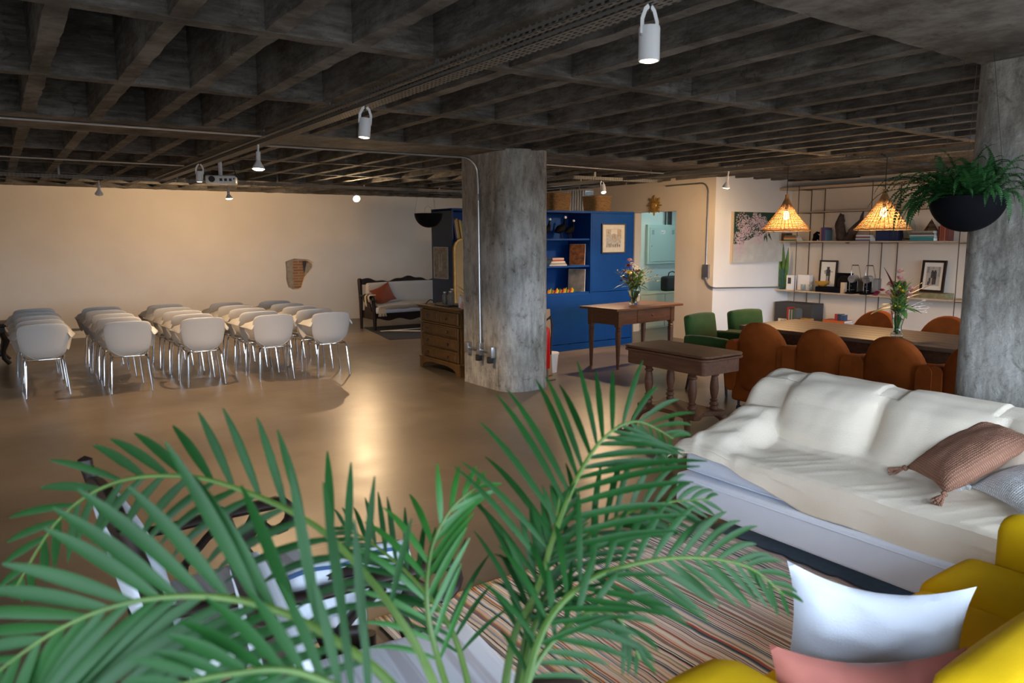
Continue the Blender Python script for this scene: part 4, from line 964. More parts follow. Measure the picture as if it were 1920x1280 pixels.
# ------------------------------------------------------------------ wall shelving with its contents
LOW, MID, HI, TOP, FLR = .775, 1.575, 2.035, 2.395, .21
t = thing('shelving_unit', 'wall shelving of thin dark rods and long pale boards behind the dining table', 'shelving', (SX, 5.2, 0))
for z, y0, y1 in ((LOW, -1.7, 2.39), (MID, -1.7, 2.37), (FLR, -1.7, 2.38)):
    obj('board', bx((-.62 if z == FLR else -.36, y0, z-.022), (-.01, y1, z)), 'pale_wood', t, False)
obj('board', bx((-.36, -1.7, HI-.012), (-.01, 2.0, HI)), 'pale_wood', t, False)
obj('board', bx((-.36, -1.7, TOP), (-.01, 2.38, TOP+.035)), 'pale_wood', t, False)
for y in (2.02, .80, -.45):
    b = nb(); tube(b, [(-.37, y, .0), (-.37, y, 2.45)], .007, 6); obj('rod', b, 'brown_metal', t)
    for xx, yy in ((-.02, y), (-.02, y-.24)):
        b = nb(); tube(b, [(xx, yy, .0), (xx, yy, 2.40)], .008, 6); obj('rod', b, 'brown_metal', t)
    for z in (TOP-.01, HI-.02, MID-.03, LOW-.03):
        b = nb(); tube(b, [(-.37, y, z), (-.02, y, z)], .005, 6); tube(b, [(-.37, y, z), (-.02, y-.24, z)], .004, 6); obj('bracket', b, 'brown_metal', t)
for z in (TOP-.012, HI-.022):
    b = nb(); tube(b, [(-.365, -1.7, z), (-.365, 2.02, z)], .005, 6); obj('front_rail', b, 'brown_metal', t)

def sy(px, x=10.82): return x/math.tan(YAW+math.atan((px-960)/1380.5))
XS = 10.82
# -- lower shelf
t = thing('snake_plant', 'tall pointed green snake plant leaves in a glass vase at the shelf corner', 'plant', (XS-.02, 7.53, LOW))
b = nb(); lathe(b, [(.045, 0), (.05, .01), (.055, .33), (.051, .33), (.046, .02), (.001, .018)], 20, cap=False); obj('vase', b, 'green_glass', t)
for k, (dx, h, w, le) in enumerate(((.0, .72, .055, .02), (-.04, .66, .046, -.05), (.03, .5, .04, .05))):
    b = nb(); V = []
    for i in range(10):
        q = i/9; ww = w*math.sin(PI*min(.98, .25+q*.73)); V.append([b.verts.new((-.01*k, dx-ww+le*q, .03+h*q)), b.verts.new((-.01*k-.01, dx+le*q, .03+h*q)), b.verts.new((-.01*k, dx+ww+le*q, .03+h*q))])
    for A, B in zip(V, V[1:]):
        for j in (0, 1): b.faces.new((A[j], A[j+1], B[j+1], B[j]))
    obj('leaf', b, 'snake_leaf', t, mods=[('solid', .004)])
t = tag(obj('capsule_box', rbox((-.05, -.06, 0), (.05, .06, .24), .004, 2), 'white_paint', loc=(XS-.06, 7.34, LOW)), 'narrow white box with a grey window beside the snake plant', 'box')
obj('window', bx((-.053, -.03, .1), (-.05, .03, .2)), 'charcoal', t, False)
tag(obj('white_carton', rbox((-.05, -.11, 0), (.05, .11, .25), .003, 2), 'white_wall', loc=(XS+.05, 7.16, LOW)), 'pale wide carton standing on the lower shelf behind glasses', 'box')
for i, (dy, dx) in enumerate(((0, -.1), (.07, -.02), (-.08, -.04), (-.15, -.11), (-.2, .0), (-.26, -.08))):
    b = nb(); lathe(b, [(.028, 0), (.03, .004), (.033, .10), (.031, .10), (.027, .008), (.001, .007)], 14, cap=False)
    tag(obj('drinking_glass', b, 'glass', loc=(XS+dx, 7.08+dy, LOW)), 'clear drinking glass on the lower shelf, ' + ['second from left in the front row', 'leftmost at the back', 'middle one at the back', 'third from left in the front row', 'rearmost near the amber bowl', 'rightmost in front of the amber bowl'][i], 'glass', 'drinking glasses on the lower shelf')
t = thing('amber_bowl', 'amber glass bowl on a dark box before the framed photo', 'bowl', (XS-.06, sy(1546), LOW+.085)); b = nb(); lathe(b, [(.03, 0), (.09, .035), (.115, .075), (.11, .078), (.08, .04), (.001, .01)], 24, cap=False); colour('amber', (.55, .30, .05), .2); obj('bowl', b, 'amber', t)
tag(obj('black_box', rbox((-.1, -.21, 0), (.1, .21, .083), .006, 2), 'bowl_black', loc=(XS-.05, sy(1562), LOW)), 'long low black box on the lower shelf under the framed photo', 'box')
pic = [(-.07, .30, .08, .315, 'ink_grey'), (-.022, .34, .022, .385, 'photo_dark'), (-.035, .24, .04, .34, 'photo_dark'), (-.06, .27, -.03, .33, 'ink_grey'), (-.03, .12, .0, .24, 'ink_grey'), (.01, .10, .035, .24, 'photo_dark'), (-.04, .10, -.01, .125, 'photo_dark')]
frame('framed_photo', 'black framed photo of a figure leaning on the lower shelf, left one', 'picture', (XS+.14, sy(1551, 10.95), LOW+.001), -PI/2, .31, .49, 'black_wood', 'paper', pic, .028, tilt=-.05, depth=.025)
t = thing('mandala_panel', 'square black panel with faint brown rosette on the lower shelf', 'panel', (XS+.10, sy(1583, 10.92), LOW), -PI/2)
obj('panel', rbox((-.135, -.015, 0), (.135, .015, .30), .003, 2), 'bowl_black', t, False)
colour('dim_brown', (.07, .05, .04))
b = nb()
for R_ in (.035, .06, .085, .105):
    P = [((R_+.006*math.cos(12*a))*math.cos(a), -.016, .15+(R_+.006*math.cos(12*a))*math.sin(a)) for a in [2*PI*k/60 for k in range(60)]]; tube(b, P, .0025, 4, closed=True)
obj('rosette', b, 'dim_brown', t)
tag(obj('tan_block', rbox((-.04, -.03, 0), (.04, .03, .165), .004, 2), 'pale_wood', loc=(XS-.10, sy(1589), LOW)), 'small pale upright block beside the left coffee machine', 'block')
def coffee(y, label):
    t = thing('coffee_machine', label, 'coffee machine', (XS-.02, y, LOW), -PI/2, 'lever coffee machines on the lower shelf')
    obj('body', rbox((-.055, -.02, .02), (.055, .18, .235), .03, 3), 'dull_steel', t)
    obj('base', rbox((-.062, -.16, 0), (.062, .18, .028), .012, 2), 'bowl_black', t)
    obj('front', rbox((-.05, -.045, .03), (.05, -.015, .20), .01, 2), 'bowl_black', t)
    for s in (-1, 1): b = nb(); tube(b, [(s*.062, -.03, .03), (s*.062, -.03, .19)], .009, 8); obj('side_bar', b, 'chrome', t)
    b = nb(); tube(b, [(0, -.10, .225), (0, .02, .225)], [.058, .058], 24); obj('head', b, 'steel', t)
    for k in range(3): b = nb(); tube(b, [(-.02+.02*k, -.104, .24), (-.02+.02*k, -.098, .24)], .005, 8); obj('button', b, 'black_rubber', t)
    b = nb(); tube(b, [(-.05, -.02, .26), (-.055, -.02, .35), (-.05, -.02, .42), (-.04, -.02, .432), (.05, -.02, .432), (.062, -.02, .42), (.07, .02, .3), (.07, .04, .24)], .0055, 6); obj('lever', b, 'chrome', t)
    b = nb(); tube(b, [(-.045, -.02, .432), (.055, -.02, .432)], .008, 6); obj('lever_grip', b, 'black_rubber', t)
    b = nb(); tube(b, [(0, -.10, .12), (0, -.06, .12)], .012, 8); obj('spout', b, 'chrome', t)
    obj('cup_stand', rbox((-.04, -.15, .055), (.04, -.05, .065), .003, 1), 'chrome', t)
    obj('water_tank', rbox((-.05, .18, .03), (.05, .27, .23), .02, 2), 'pewter', t)
coffee(sy(1604), 'lever coffee machine on the lower shelf, left of the pair')
coffee(sy(1631), 'lever coffee machine on the lower shelf, right of the pair')
tag(obj('olive_box', rbox((-.12, -.29, 0), (.12, .29, .075), .004, 2), 'olive_box', loc=(XS, sy(1742), LOW)), 'long flat olive box under the right framed photo', 'box')
pic = [(-.10, .09, .10, .36, 'paper_grey'), (-.10, .27, -.06, .36, 'ink_grey'), (.07, .22, .10, .36, 'ink_grey'), (-.02, .33, .01, .355, 'ink_grey'), (-.03, .20, .01, .29, 'photo_dark'), (-.022, .285, .002, .31, 'photo_dark'), (.01, .19, .05, .29, 'photo_dark'), (.018, .285, .042, .31, 'photo_dark'), (-.05, .12, -.03, .20, 'photo_dark'), (-.065, .10, -.045, .15, 'photo_dark'), (.0, .11, .018, .20, 'photo_dark'), (.03, .11, .048, .20, 'photo_dark')]
t = frame('framed_photo', 'black framed photo of two dancers leaning by the concrete column, right one', 'picture', (XS+.06, sy(1748, 10.88), LOW+.077), -PI/2-.1, .34, .45, 'black_wood', 'paper', pic, .032, tilt=-.10, depth=.03)
# -- upper shelf
tag(obj('brown_box', rbox((-.08, -.05, 0), (.08, .05, .13), .004, 2), 'dark_wood', loc=(XS, sy(1471), MID)), 'small brown upright box at the left end of the upper shelf', 'box')
G1 = 'books flat on the upper shelf behind the left lamp'
book_stack(XS-.17, sy(1489), MID, -PI/2, [(.022, .16, .26, (.10, .20, .10), 'green book'), (.025, .15, .24, (.55, .35, .18), 'tan book'), (.02, .15, .23, (.38, .1, .05), 'red brown book'), (.02, .14, .2, (.08, .14, .06), 'dark green book')], 'lying flat behind the left straw lamp', G1)
t = thing('dark_ornament', 'small dark twisted ornament on the upper shelf right of left lamp', 'ornament', (XS, sy(1530), MID)); b = nb(); tube(b, [(0, .07, 0), (0, .05, .05), (0, .06, .10), (0, .03, .13), (0, -.03, .12), (0, -.09, .135)], [.035, .04, .03, .02, .018, .008], 8); tube(b, [(0, -.05, 0), (0, 0, .06), (0, .04, .1)], [.03, .03, .02], 8); obj('branch', b, 'bowl_black', t)
book_row(XS-.1, sy(1539), MID, -PI/2, [(.018, .16, .2, (.55, .36, .26), 'salmon book'), (.02, .16, .21, (.32, .08, .08), 'red book'), (.025, .16, .21, (.05, .07, .22), 'navy book'), (.03, .17, .205, (.12, .08, .2), 'violet book'), (.018, .16, .17, (.1, .2, .3), 'blue book')], 'standing on the upper shelf between lamp and driftwood', 'books upright beside the driftwood', axis='y')
t = thing('driftwood', 'dark driftwood with two rising prongs on the upper shelf', 'driftwood', (XS-.04, sy(1590), MID))
def lump(P, rs, seed, name='prong', n=14):
    b = nb(); tube(b, P, rs, n)
    bmesh.ops.subdivide_edges(b, edges=b.edges[:], cuts=1, use_grid_fill=True)
    for v in b.verts: v.co += Vector((noise.noise(v.co*22+Vector((seed, 0, 0))), noise.noise(v.co*22+Vector((0, seed, 0))), noise.noise(v.co*22+Vector((0, 0, seed)))))*.022
    obj(name, b, 'driftwood', t)
lump([(0, .12, .0), (0, .13, .08), (0, .155, .18), (0, .165, .28), (0, .15, .36), (0, .135, .41)], [.07, .085, .075, .06, .05, .028], 1)
lump([(0, .05, .0), (0, -.01, .06), (0, -.06, .14), (0, -.13, .24), (0, -.18, .32), (0, -.205, .43)], [.06, .07, .062, .045, .026, .01], 4)
lump([(0, .18, .035), (0, .05, .04), (0, -.13, .03)], [.03, .055, .03], 7, 'base')
book_stack(XS-.17, sy(1624), MID, -PI/2, [(.022, .15, .24, (.12, .16, .28), 'dark blue book'), (.022, .15, .23, (.62, .62, .62), 'white book'), (.02, .14, .22, (.25, .05, .05), 'dark red book'), (.022, .14, .21, (.7, .68, .66), 'ivory book')], 'in the small stack right of the driftwood', 'books stacked right of the driftwood')
colour('navy', (.015, .03, .10), .5)
tag(obj('blue_box', rbox((-.07, -.10, 0), (.07, .10, .155), .004, 2), 'navy', loc=(XS, sy(1653), MID)), 'navy blue box behind the right straw lamp, left one', 'box', 'navy boxes')
tag(obj('blue_box', rbox((-.07, -.065, 0), (.07, .065, .155), .02, 2), 'navy', loc=(XS, sy(1674), MID)), 'navy blue rounded box behind the right straw lamp, right one', 'box', 'navy boxes')
t = thing('clear_vase', 'tall clear glass vase on the upper shelf beside the teal books', 'vase', (XS, sy(1697), MID)); b = nb(); lathe(b, [(.05, 0), (.075, .03), (.085, .2), (.06, .29), (.055, .30), (.08, .2), (.07, .04), (.001, .02)], 20, cap=False); obj('vase', b, 'glass', t); b = nb(); sprig(b, (0, 0, .1), 1.2, 1.0, .35, .05, 8, 3); obj('sprig', b, 'leaf_green', t)
book_stack(XS-.17, sy(1733), MID, -PI/2, [(.045, .2, .34, (.05, .26, .30), 'thick teal book'), (.022, .2, .34, (.10, .34, .38), 'light teal book'), (.018, .19, .33, (.6, .58, .55), 'grey white book'), (.02, .18, .32, (.10, .08, .07), 'black book'), (.018, .18, .31, (.30, .25, .2), 'brown book'), (.014, .17, .30, (.5, .5, .48), 'pale book')], 'in the stack under the wooden pyramid', 'books under the wooden pyramid')
t = thing('wooden_pyramid', 'small striped wooden pyramid on top of the teal book stack', 'ornament', (XS-.06, sy(1742), MID+.139))
for k in range(5): w0 = .078*(1-k/5); w1 = .078*(1-(k+1)/5)+.001; b = nb(); lathe(b, [(w0*1.3, k*.033), (w1*1.3, (k+1)*.033)], 4); obj('layer', b, 'driftwood' if k % 2 else 'walnut_chest', t, False)
book_row(XS-.1, sy(1758), MID, -PI/2, [(.02, .17, .2, (.12, .03, .02), 'dark red book'), (.025, .17, .22, (.4, .08, .05), 'red book'), (.03, .17, .21, (.3, .08, .05), 'brick red book'), (.025, .17, .2, (.45, .14, .08), 'orange red book'), (.03, .17, .21, (.2, .06, .05), 'maroon book')], 'standing at the right end of the upper shelf', 'red books at the right end', axis='y')
# -- bottom shelf
t = thing('black_cabinet', 'black cube cabinet with small white lettered plate at the shelf corner', 'cabinet', (XS-.02, 7.22, FLR), -PI/2)
obj('body', rbox((-.33, -.16, 0), (.36, .16, .36), .006, 2), 'charcoal', t, False)
o = obj('plate', bx((-.25, -.164, .0), (.08, -.16, .09)), 'paper', t, False)
def letters(s_, parent, x, z, h, m_):
    S = {'I': [((0, 0), (0, 1))], 'N': [((0, 0), (0, 1)), ((0, 1), (.6, 0)), ((.6, 0), (.6, 1))], 'T': [((0, 1), (.6, 1)), ((.3, 0), (.3, 1))], 'Z': [((0, 1), (.6, 1)), ((.6, 1), (0, 0)), ((0, 0), (.6, 0))], 'L': [((0, 1), (0, 0)), ((0, 0), (.5, 0))], 'E': [((0, 0), (0, 1)), ((0, 1), (.5, 1)), ((0, .5), (.4, .5)), ((0, 0), (.5, 0))]}
    for i, ch in enumerate(s_):
        b = nb()
        for (a, c) in S[ch]: tube(b, [(x+i*h*.95+a[0]*h, -.166, z+a[1]*h), (x+i*h*.95+c[0]*h, -.166, z+c[1]*h)], .004, 5)
        obj('letter', b, m_, parent, False)
letters('INTZ'[1:], t, -.19, .018, .055, 'charcoal')
book_row(XS-.36, sy(1503), FLR, -PI/2, [(.03, .2, .30, (.38, .03, .02), 'red book'), (.02, .2, .27, (.5, .45, .35), 'cream book'), (.025, .2, .28, (.08, .08, .09), 'black book'), (.02, .2, .27, (.4, .42, .3), 'pale green book'), (.03, .2, .29, (.06, .10, .06), 'dark green book'), (.03, .2, .28, (.1, .1, .1), 'charcoal book')], 'standing beside the black cube cabinet', 'books beside the black cabinet', axis='y')
tag(obj('wooden_box', rbox((-.05, -.09, 0), (.05, .09, .14), .004, 2), 'gilt', loc=(XS-.24, sy(1533), FLR)), 'small yellow-brown box before the books by the cabinet', 'box')
book_stack(XS-.17, sy(1578), FLR, -PI/2, [(.05, .25, .36, (.5, .48, .42), 'thick cream book'), (.05, .25, .36, (.45, .40, .34), 'thick grey book'), (.035, .24, .36, (.50, .10, .02), 'wide orange book')], 'in the stack behind the far orange chair', 'books behind the orange chair')
book_row(XS-.14, sy(1578), FLR+.137, -PI/2, [(.05, .12, .10, (.35, .03, .03), 'red small book'), (.04, .12, .10, (.03, .05, .10), 'navy small book'), (.05, .12, .09, (.04, .08, .16), 'blue small book')], 'on top of the orange book stack', 'small books on the stack', axis='y')
t = tag(obj('flat_device', rbox((-.14, -.26, 0), (.14, .26, .05), .006, 2), 'charcoal', loc=(XS-.08, sy(1660), FLR+.06)), 'flat dark device on the bottom shelf left of the vase', 'device')
tag(obj('device_stand', rbox((-.13, -.22, 0), (.13, .22, .058), .004, 2), 'pewter', loc=(XS-.08, sy(1660), FLR)), 'grey block under the flat dark device', 'block')

# painting on the white alcove wall
t = thing('canvas_painting', 'large canvas of pink blossoms over pale grey on the white alcove wall', 'painting', (9.52, AY-.045, 1.235))
obj('canvas', bx((-.02, 0, 0), (1.29, .042, .80)), 'pale_wood', t, False)
mt = bpy.data.materials.new('blossom_painting'); mt.use_nodes = True; N = mt.node_tree.nodes; L = mt.node_tree.links; bb = N['Principled BSDF']; bb.inputs['Roughness'].default_value = .7
g = N.new('ShaderNodeTexCoord'); nz = N.new('ShaderNodeTexNoise'); nz.inputs['Scale'].default_value = 7; nz.inputs['Detail'].default_value = 5; L.new(g.outputs['Object'], nz.inputs['Vector'])
r = ramp(N, [(.3, (.50, .49, .46)), (.7, (.60, .59, .56))]); L.new(nz.outputs[0], r.inputs[0]); L.new(r.outputs[0], bb.inputs['Base Color']); M['painted_grey'] = mt
obj('painted_ground', bx((0, -.002, .004), (1.287, 0, .797)), 'painted_grey', t, False)
mat('pine_green', (.012, .045, .03), .7, col2=(.02, .07, .045), nscale=9); mat('blossom', (.55, .40, .46), .7, col2=(.66, .52, .57), nscale=20)
b = nb(); P = [(0, .797), (1.28, .797), (1.14, .74), (1.0, .71), (.92, .64), (.86, .60), (.84, .50), (.74, .46), (.66, .42), (.5, .41), (.38, .36), (.27, .35), (.24, .28), (0, .30)]
prism(b, P, 'y', -.0035, -.002); obj('dark_foliage', b, 'pine_green', t, False)
def leafp(b, x, z, a, L_, w): 
    c, s = math.cos(a), math.sin(a); vs = [b.verts.new((x+c*u*L_-s*v*w, -.0045, z+s*u*L_+c*v*w)) for u, v in ((0, 0), (.35, .5), (1, 0), (.35, -.5))]; b.faces.new(vs)
b = nb()
for x, z, a, L_ in ((.85, .62, .2, .25), (.95, .69, .3, .2), (1.05, .74, .1, .24), (.86, .55, -.4, .2), (.84, .5, -.9, .2), (.80, .48, -1.3, .18), (.9, .66, -.2, .2), (.78, .45, -1.7, .12), (.95, .72, -.3, .18), (1.1, .76, -.3, .2)): leafp(b, x, z, a, L_, .05)
obj('painted_leaves', b, 'pine_green', t, False)
b = nb(); r_ = random.Random(4)
for cx, cz, R_ in ((.18, .66, .15), (.42, .50, .20), (.66, .52, .22), (.55, .72, .11), (.10, .36, .13), (.16, .22, .12), (.34, .58, .16), (.62, .40, .12), (.22, .44, .14), (.72, .62, .12)):
    for k in range(190):
        a = r_.uniform(0, 2*PI); q = R_*r_.random()**.6; x, z = cx+q*math.cos(a), cz+q*math.sin(a)
        if .008 < x < 1.27 and .02 < z < .79: d = r_.uniform(.007, .014); e = r_.uniform(0, 3); vs = [b.verts.new((x+d*math.cos(e+w_), -.0055-.0004*r_.random(), z+d*.8*math.sin(e+w_))) for w_ in (0, 1.6, 3.1, 4.7)]; b.faces.new(vs)
obj('painted_blossoms', b, 'blossom', t, False)

# sun ornament above the doorway
t = thing('sun_ornament', 'gilded sunburst wall ornament above the doorway', 'ornament', (WX-.01, 8.86, 2.17), -PI/2)
b = nb(); lathe(b, [(.001, .04), (.05, .035), (.07, .01), (.07, 0), (.001, 0)], 20, (0, 0, 0), False, Matrix.Rotation(PI/2, 4, 'X')); obj('disc', b, 'gilt', t)
for k in range(16):
    a = 2*PI*k/16; R_ = .17 if k % 2 == 0 else .13; b = nb(); tube(b, [(.06*math.cos(a), -.012, .06*math.sin(a)), ((R_*.8)*math.cos(a), -.015, (R_*.8)*math.sin(a)), (R_*math.cos(a), -.012, R_*math.sin(a))], [.012, .018, .006], 6); obj('ray', b, 'gilt', t)

# ------------------------------------------------------------------ hall seen through the doorway
t = thing('electrical_cabinet', 'grey green electrical cabinet with vents on the hall wall beyond the doorway', 'electrical cabinet', (10.07, 9.94, 1.17))
mat('cabinet_green', (.40, .56, .52), .5)
obj('box', rbox((-.02, 0, -.03), (.80, .06, .71), .006, 2), 'cabinet_green', t, False)
o = obj('door', rbox((.03, -.012, .02), (.74, -.001, .66), .004, 2), 'cabinet_green', t, False)
for x in (.08, .62):
    for k in range(4): obj('vent', bx((x, -.015, .53+k*.022), (x+.06, -.012, .537+k*.022)), 'charcoal', o, False)
obj('label', bx((.31, -.015, .54), (.43, -.012, .60)), 'white_paint', o, False)
b = nb(); tube(b, [(.33, -.017, .585), (.33, -.017, .56), (.345, -.017, .553), (.36, -.017, .57)], .003, 4); tube(b, [(.365, -.017, .555), (.385, -.017, .585), (.41, -.017, .56)], .003, 4); obj('mark', b, 'charcoal', o, False)
b = nb(); lathe(b, [(.012, 0), (.012, .012)], 12, (0, 0, 0), True, Matrix.Translation((.08, -.012, .31)) @ Matrix.Rotation(PI/2, 4, 'X')); obj('lock', b, 'steel', o)
for x in (.46, .55, .60):
    b = nb(); tube(b, [(10.07+x, 9.95, 1.88), (10.07+x, 9.95, 2.92)], .014 if x < .6 else .024, 8); tag(obj('cable_pipe', b, 'charcoal'), f'dark pipe above the electrical cabinet, {["left","middle","thick right"][(.46,.55,.60).index(x)]} one', 'pipe', 'pipes above the electrical cabinet')
t = thing('low_cupboard', 'low pale cupboard in the hall under the black bag', 'cupboard', (9.9, 9.45, 0))
mat('pale_khaki', (.44, .44, .32), .6)
obj('body', rbox((-.5, .02, 0), (.75, .42, .62), .004, 2), 'pale_khaki', t, False); obj('top', rbox((-.52, .0, .62), (.77, .43, .645), .004, 2), 'pale_khaki', t, False)
for x0, x1 in ((-.49, .13), (.14, .74)): obj('door', rbox((x0, .0, .03), (x1, .018, .61), .003, 2), 'pale_khaki', t, False)
t = thing('handbag', 'black bag with a loop handle standing on the hall cupboard', 'bag', (10.42, 9.66, .648))
obj('body', soft((-.22, -.09, 0), (.26, .09, .27), .05, .01, 3), 'black_rubber', t)
b = nb(); tube(b, [(-.10, 0, .26), (-.07, 0, .34), (.02, 0, .36), (.10, 0, .33), (.13, 0, .26)], .010, 8); obj('handle', b, 'black_rubber', t)
b = nb(); tube(b, [(.22, -.1, .2), (.24, -.13, .05), (.2, -.24, -.08), (.14, -.24, -.12), (.05, -.15, .0)], .011, 8); obj('strap', b, 'black_rubber', t)
d = bpy.data.lights.new('hall_lamp', 'AREA'); d.size = .5; d.energy = 34; d.color = (.82, 1, .96); o = bpy.data.objects.new('hall_lamp', d); C.objects.link(o); o.location = (10.2, 8.9, 2.8)

# fire extinguisher, board and bucket behind the central column
t = thing('fire_extinguisher', 'red fire extinguisher peeking out behind the central column', 'fire extinguisher', (5.165, 6.74, .14))
b = nb(); lathe(b, [(.066, 0), (.07, .02), (.07, .40), (.06, .46), (.03, .49), (.022, .52)], 24); obj('cylinder', b, 'red_paint', t)
b = nb(); tube(b, [(0, 0, .51), (0, 0, .56)], .02, 10); tube(b, [(-.02, 0, .56), (.09, 0, .58)], .01, 8); obj('valve', b, 'black_metal', t)
b = nb(); tube(b, [(.02, 0, .55), (.09, 0, .60), (.12, 0, .5), (.10, 0, .3), (.095, 0, .15)], .011, 8); obj('hose', b, 'black_rubber', t)
t = thing('extinguisher_stand', 'pale stand under the red fire extinguisher', 'stand', (5.165, 6.74, 0)); obj('base', rbox((-.1, -.1, 0), (.1, .1, .02), .004, 1), 'pewter', t); b = nb(); tube(b, [(0, 0, .02), (0, 0, .139)], .05, 12); obj('post', b, 'pewter', t)
tag(obj('cardboard_sheet', bx((-.12, -.01, 0), (.22, .01, .80), T(0, 0, 0, 0, -.06)), 'cardboard', smooth=False, loc=(5.2, 6.92, .001)), 'brown cardboard sheet leaning behind the fire extinguisher', 'cardboard')
t = thing('bucket', 'small white plastic bucket behind the fire extinguisher', 'bucket', (5.53, 7.1, 0))
b = nb(); lathe(b, [(.085, 0), (.105, .22), (.112, .22), (.112, .235), (.1, .235), (.08, .01), (.001, .01)], 22, cap=False); obj('pail', b, 'white_paint', t); b = nb(); lathe(b, [(.001, .25), (.114, .246), (.116, .236), (.001, .236)], 22, cap=False); obj('lid', b, 'white_paint', t)

# ------------------------------------------------------------------ far carved settee, rug
t = thing('striped_rug', 'black and white banded rug under the far carved settee', 'rug', (6.3, 11.5, 0))
def quad(name, P, z, m_, par): b = nb(); prism(b, P, 'z', z, z+.004); return obj(name, b, m_, par, False)
quad('rug_ground', [(-1.1, -.55), (1.3, -1.2), (2.2, 1.0), (-.75, 1.3)], .001, 'rug_black', t)
quad('white_band', [(-.75, .52), (1.9, .42), (1.9, .50), (-.74, .60)], .004, 'rug_white', t); quad('white_band', [(-.62, .50), (.95, -.95), (1.03, -.90), (-.45, .50)], .006, 'rug_white', t); quad('white_diamond', [(.35, .30), (.9, -.35), (1.9, -.2), (1.7, .32)], .004, 'rug_white', t)
SY = 12.45
t = thing('carved_settee', 'black carved wooden settee with cream cushions against the far wall', 'settee', (6.45, SY, 0))
# local x -.98...98 ; front legs y=-.24
b = nb(); prof = []
for k in range(61):
    x = -.95+1.9*k/60; u = abs(x)/.95; z = .90+.035*math.cos(u*PI*2.0)+.012*math.cos(u*PI*7)-.01*u; prof.append((x, z))
prism(b, [(-.95, .81), (.95, .81)]+prof[::-1], 'y', .20, .26); obj('crest_rail', b, 'black_wood', t, False, mods=[('bevel', .006)])
for s in (-1, 1):
    b = nb(); tube(b, [(s*.98, .24, 0), (s*.98, .23, .5), (s*.985, .25, .88), (s*.985, .26, .92)], [.026, .034, .042, .03], 10); obj('back_post', b, 'black_wood', t)
    b = nb(); tube(b, [(s*.93, -.24, 0), (s*.93, -.24, .25), (s*.95, -.25, .54)], [.026, .04, .034], 10); obj('front_leg', b, 'black_wood', t)
    b = nb(); tube(b, [(s*.985, .22, .60), (s*.97, .0, .61), (s*.96, -.18, .60), (s*.96, -.28, .575), (s*.96, -.30, .545)], [.028, .03, .036, .042, .028], 10); obj('armrest', b, 'black_wood', t)
    b = nb(); prism(b, [(-.22, .2), (.22, .2), (.22, .34), (-.22, .34), ], 'x', s*.945-.012, s*.945+.012); prism(b, [(-.16, .34), (.14, .34), (.1, .55), (.02, .42), (-.06, .55)], 'x', s*.945-.008, s*.945+.008); obj('side_panel', b, 'black_wood', t, False)
b = nb(); P = [(-.93, .31), (.93, .31)]
for k in range(41): x = .93-1.86*k/40; P.append((x, .20+.02*math.cos(x*14)-.03*(1-abs(x)/.93)))
prism(b, P, 'y', -.27, -.235); obj('front_apron', b, 'black_wood', t, False, mods=[('bevel', .005)])
obj('seat_cushion', soft((-.92, -.29, .31), (.92, .2, .42), .03, .012, 4), 'sofa_fabric', t)
obj('back_cushion', soft((-.90, .10, .43), (.90, .20, .84), .04, .012, 4), 'cream_wall', t)
t = thing('fringed_throw', 'cream fringed throw on the seat of the far carved settee', 'throw', (6.45, SY, .43))
mat('cream_cloth', (.62, .52, .40), .95, bump=.3, bscale=120)
b = nb(); grid(b, 50, 12, lambda u, v: Vector((-.88+1.76*u, -.305+.38*v if v > .1 else -.312, (-.05 if v < .05 else .012)+.02*noise.noise(Vector((u*9, v*3, 2)))+.03*v))); obj('cloth', b, 'cream_cloth', t, mods=[('solid', .008)])
b = nb()
for k in range(16): tube(b, [(-.88+.008*k, -.315, -.03), (-.885+.009*k, -.325, -.10), (-.89+.01*k+.01*math.sin(k), -.322, -.17)], .004, 4)
for k in range(10): tube(b, [(-.885, -.31+.05*k, .0), (-.905, -.31+.05*k, -.03), (-.90, -.31+.05*k, -.09)], .004, 4)
obj('fringe', b, 'cream_cloth', t)

def pillow_bm(w, h, t_, corner=.05, seed=0, n=26, wr=.012, sag=0):
    """cushion lying in local XZ, thickness along Y"""
    b = nb()
    def P(u, v, s):
        a, c = u*2-1, v*2-1
        pin = 1+corner*(abs(a)**3*abs(c)**3)-.055*((1-a*a)*abs(c)**3)*0
        ex = 1-.07*(1-abs(a)**2)*0-.06*(abs(a)**2*(1-abs(c)**2)); ez = 1-.09*(abs(c)**2*(1-abs(a)**2))
        x = a*w/2*pin*ex; z = c*h/2*pin*ez
        th = t_/2*((1-abs(a)**2.4)*(1-abs(c)**2.4))**.5
        th += wr*noise.noise(Vector((a*2.3+seed, c*2.3, s*3)))*(1-abs(a)**4)*(1-abs(c)**4)+wr*.6*noise.noise(Vector((a*6+seed, c*6, s*5)))*(abs(a)+abs(c))*.5*(1-max(abs(a), abs(c))**8)
        return Vector((x, s*th, z-sag*(1-a*a)*(c+1)*.5))
    for s in (-1, 1): grid(b, n, n, lambda u, v: P(u, v, s))
    bmesh.ops.remove_doubles(b, verts=b.verts[:], dist=.0015); return b
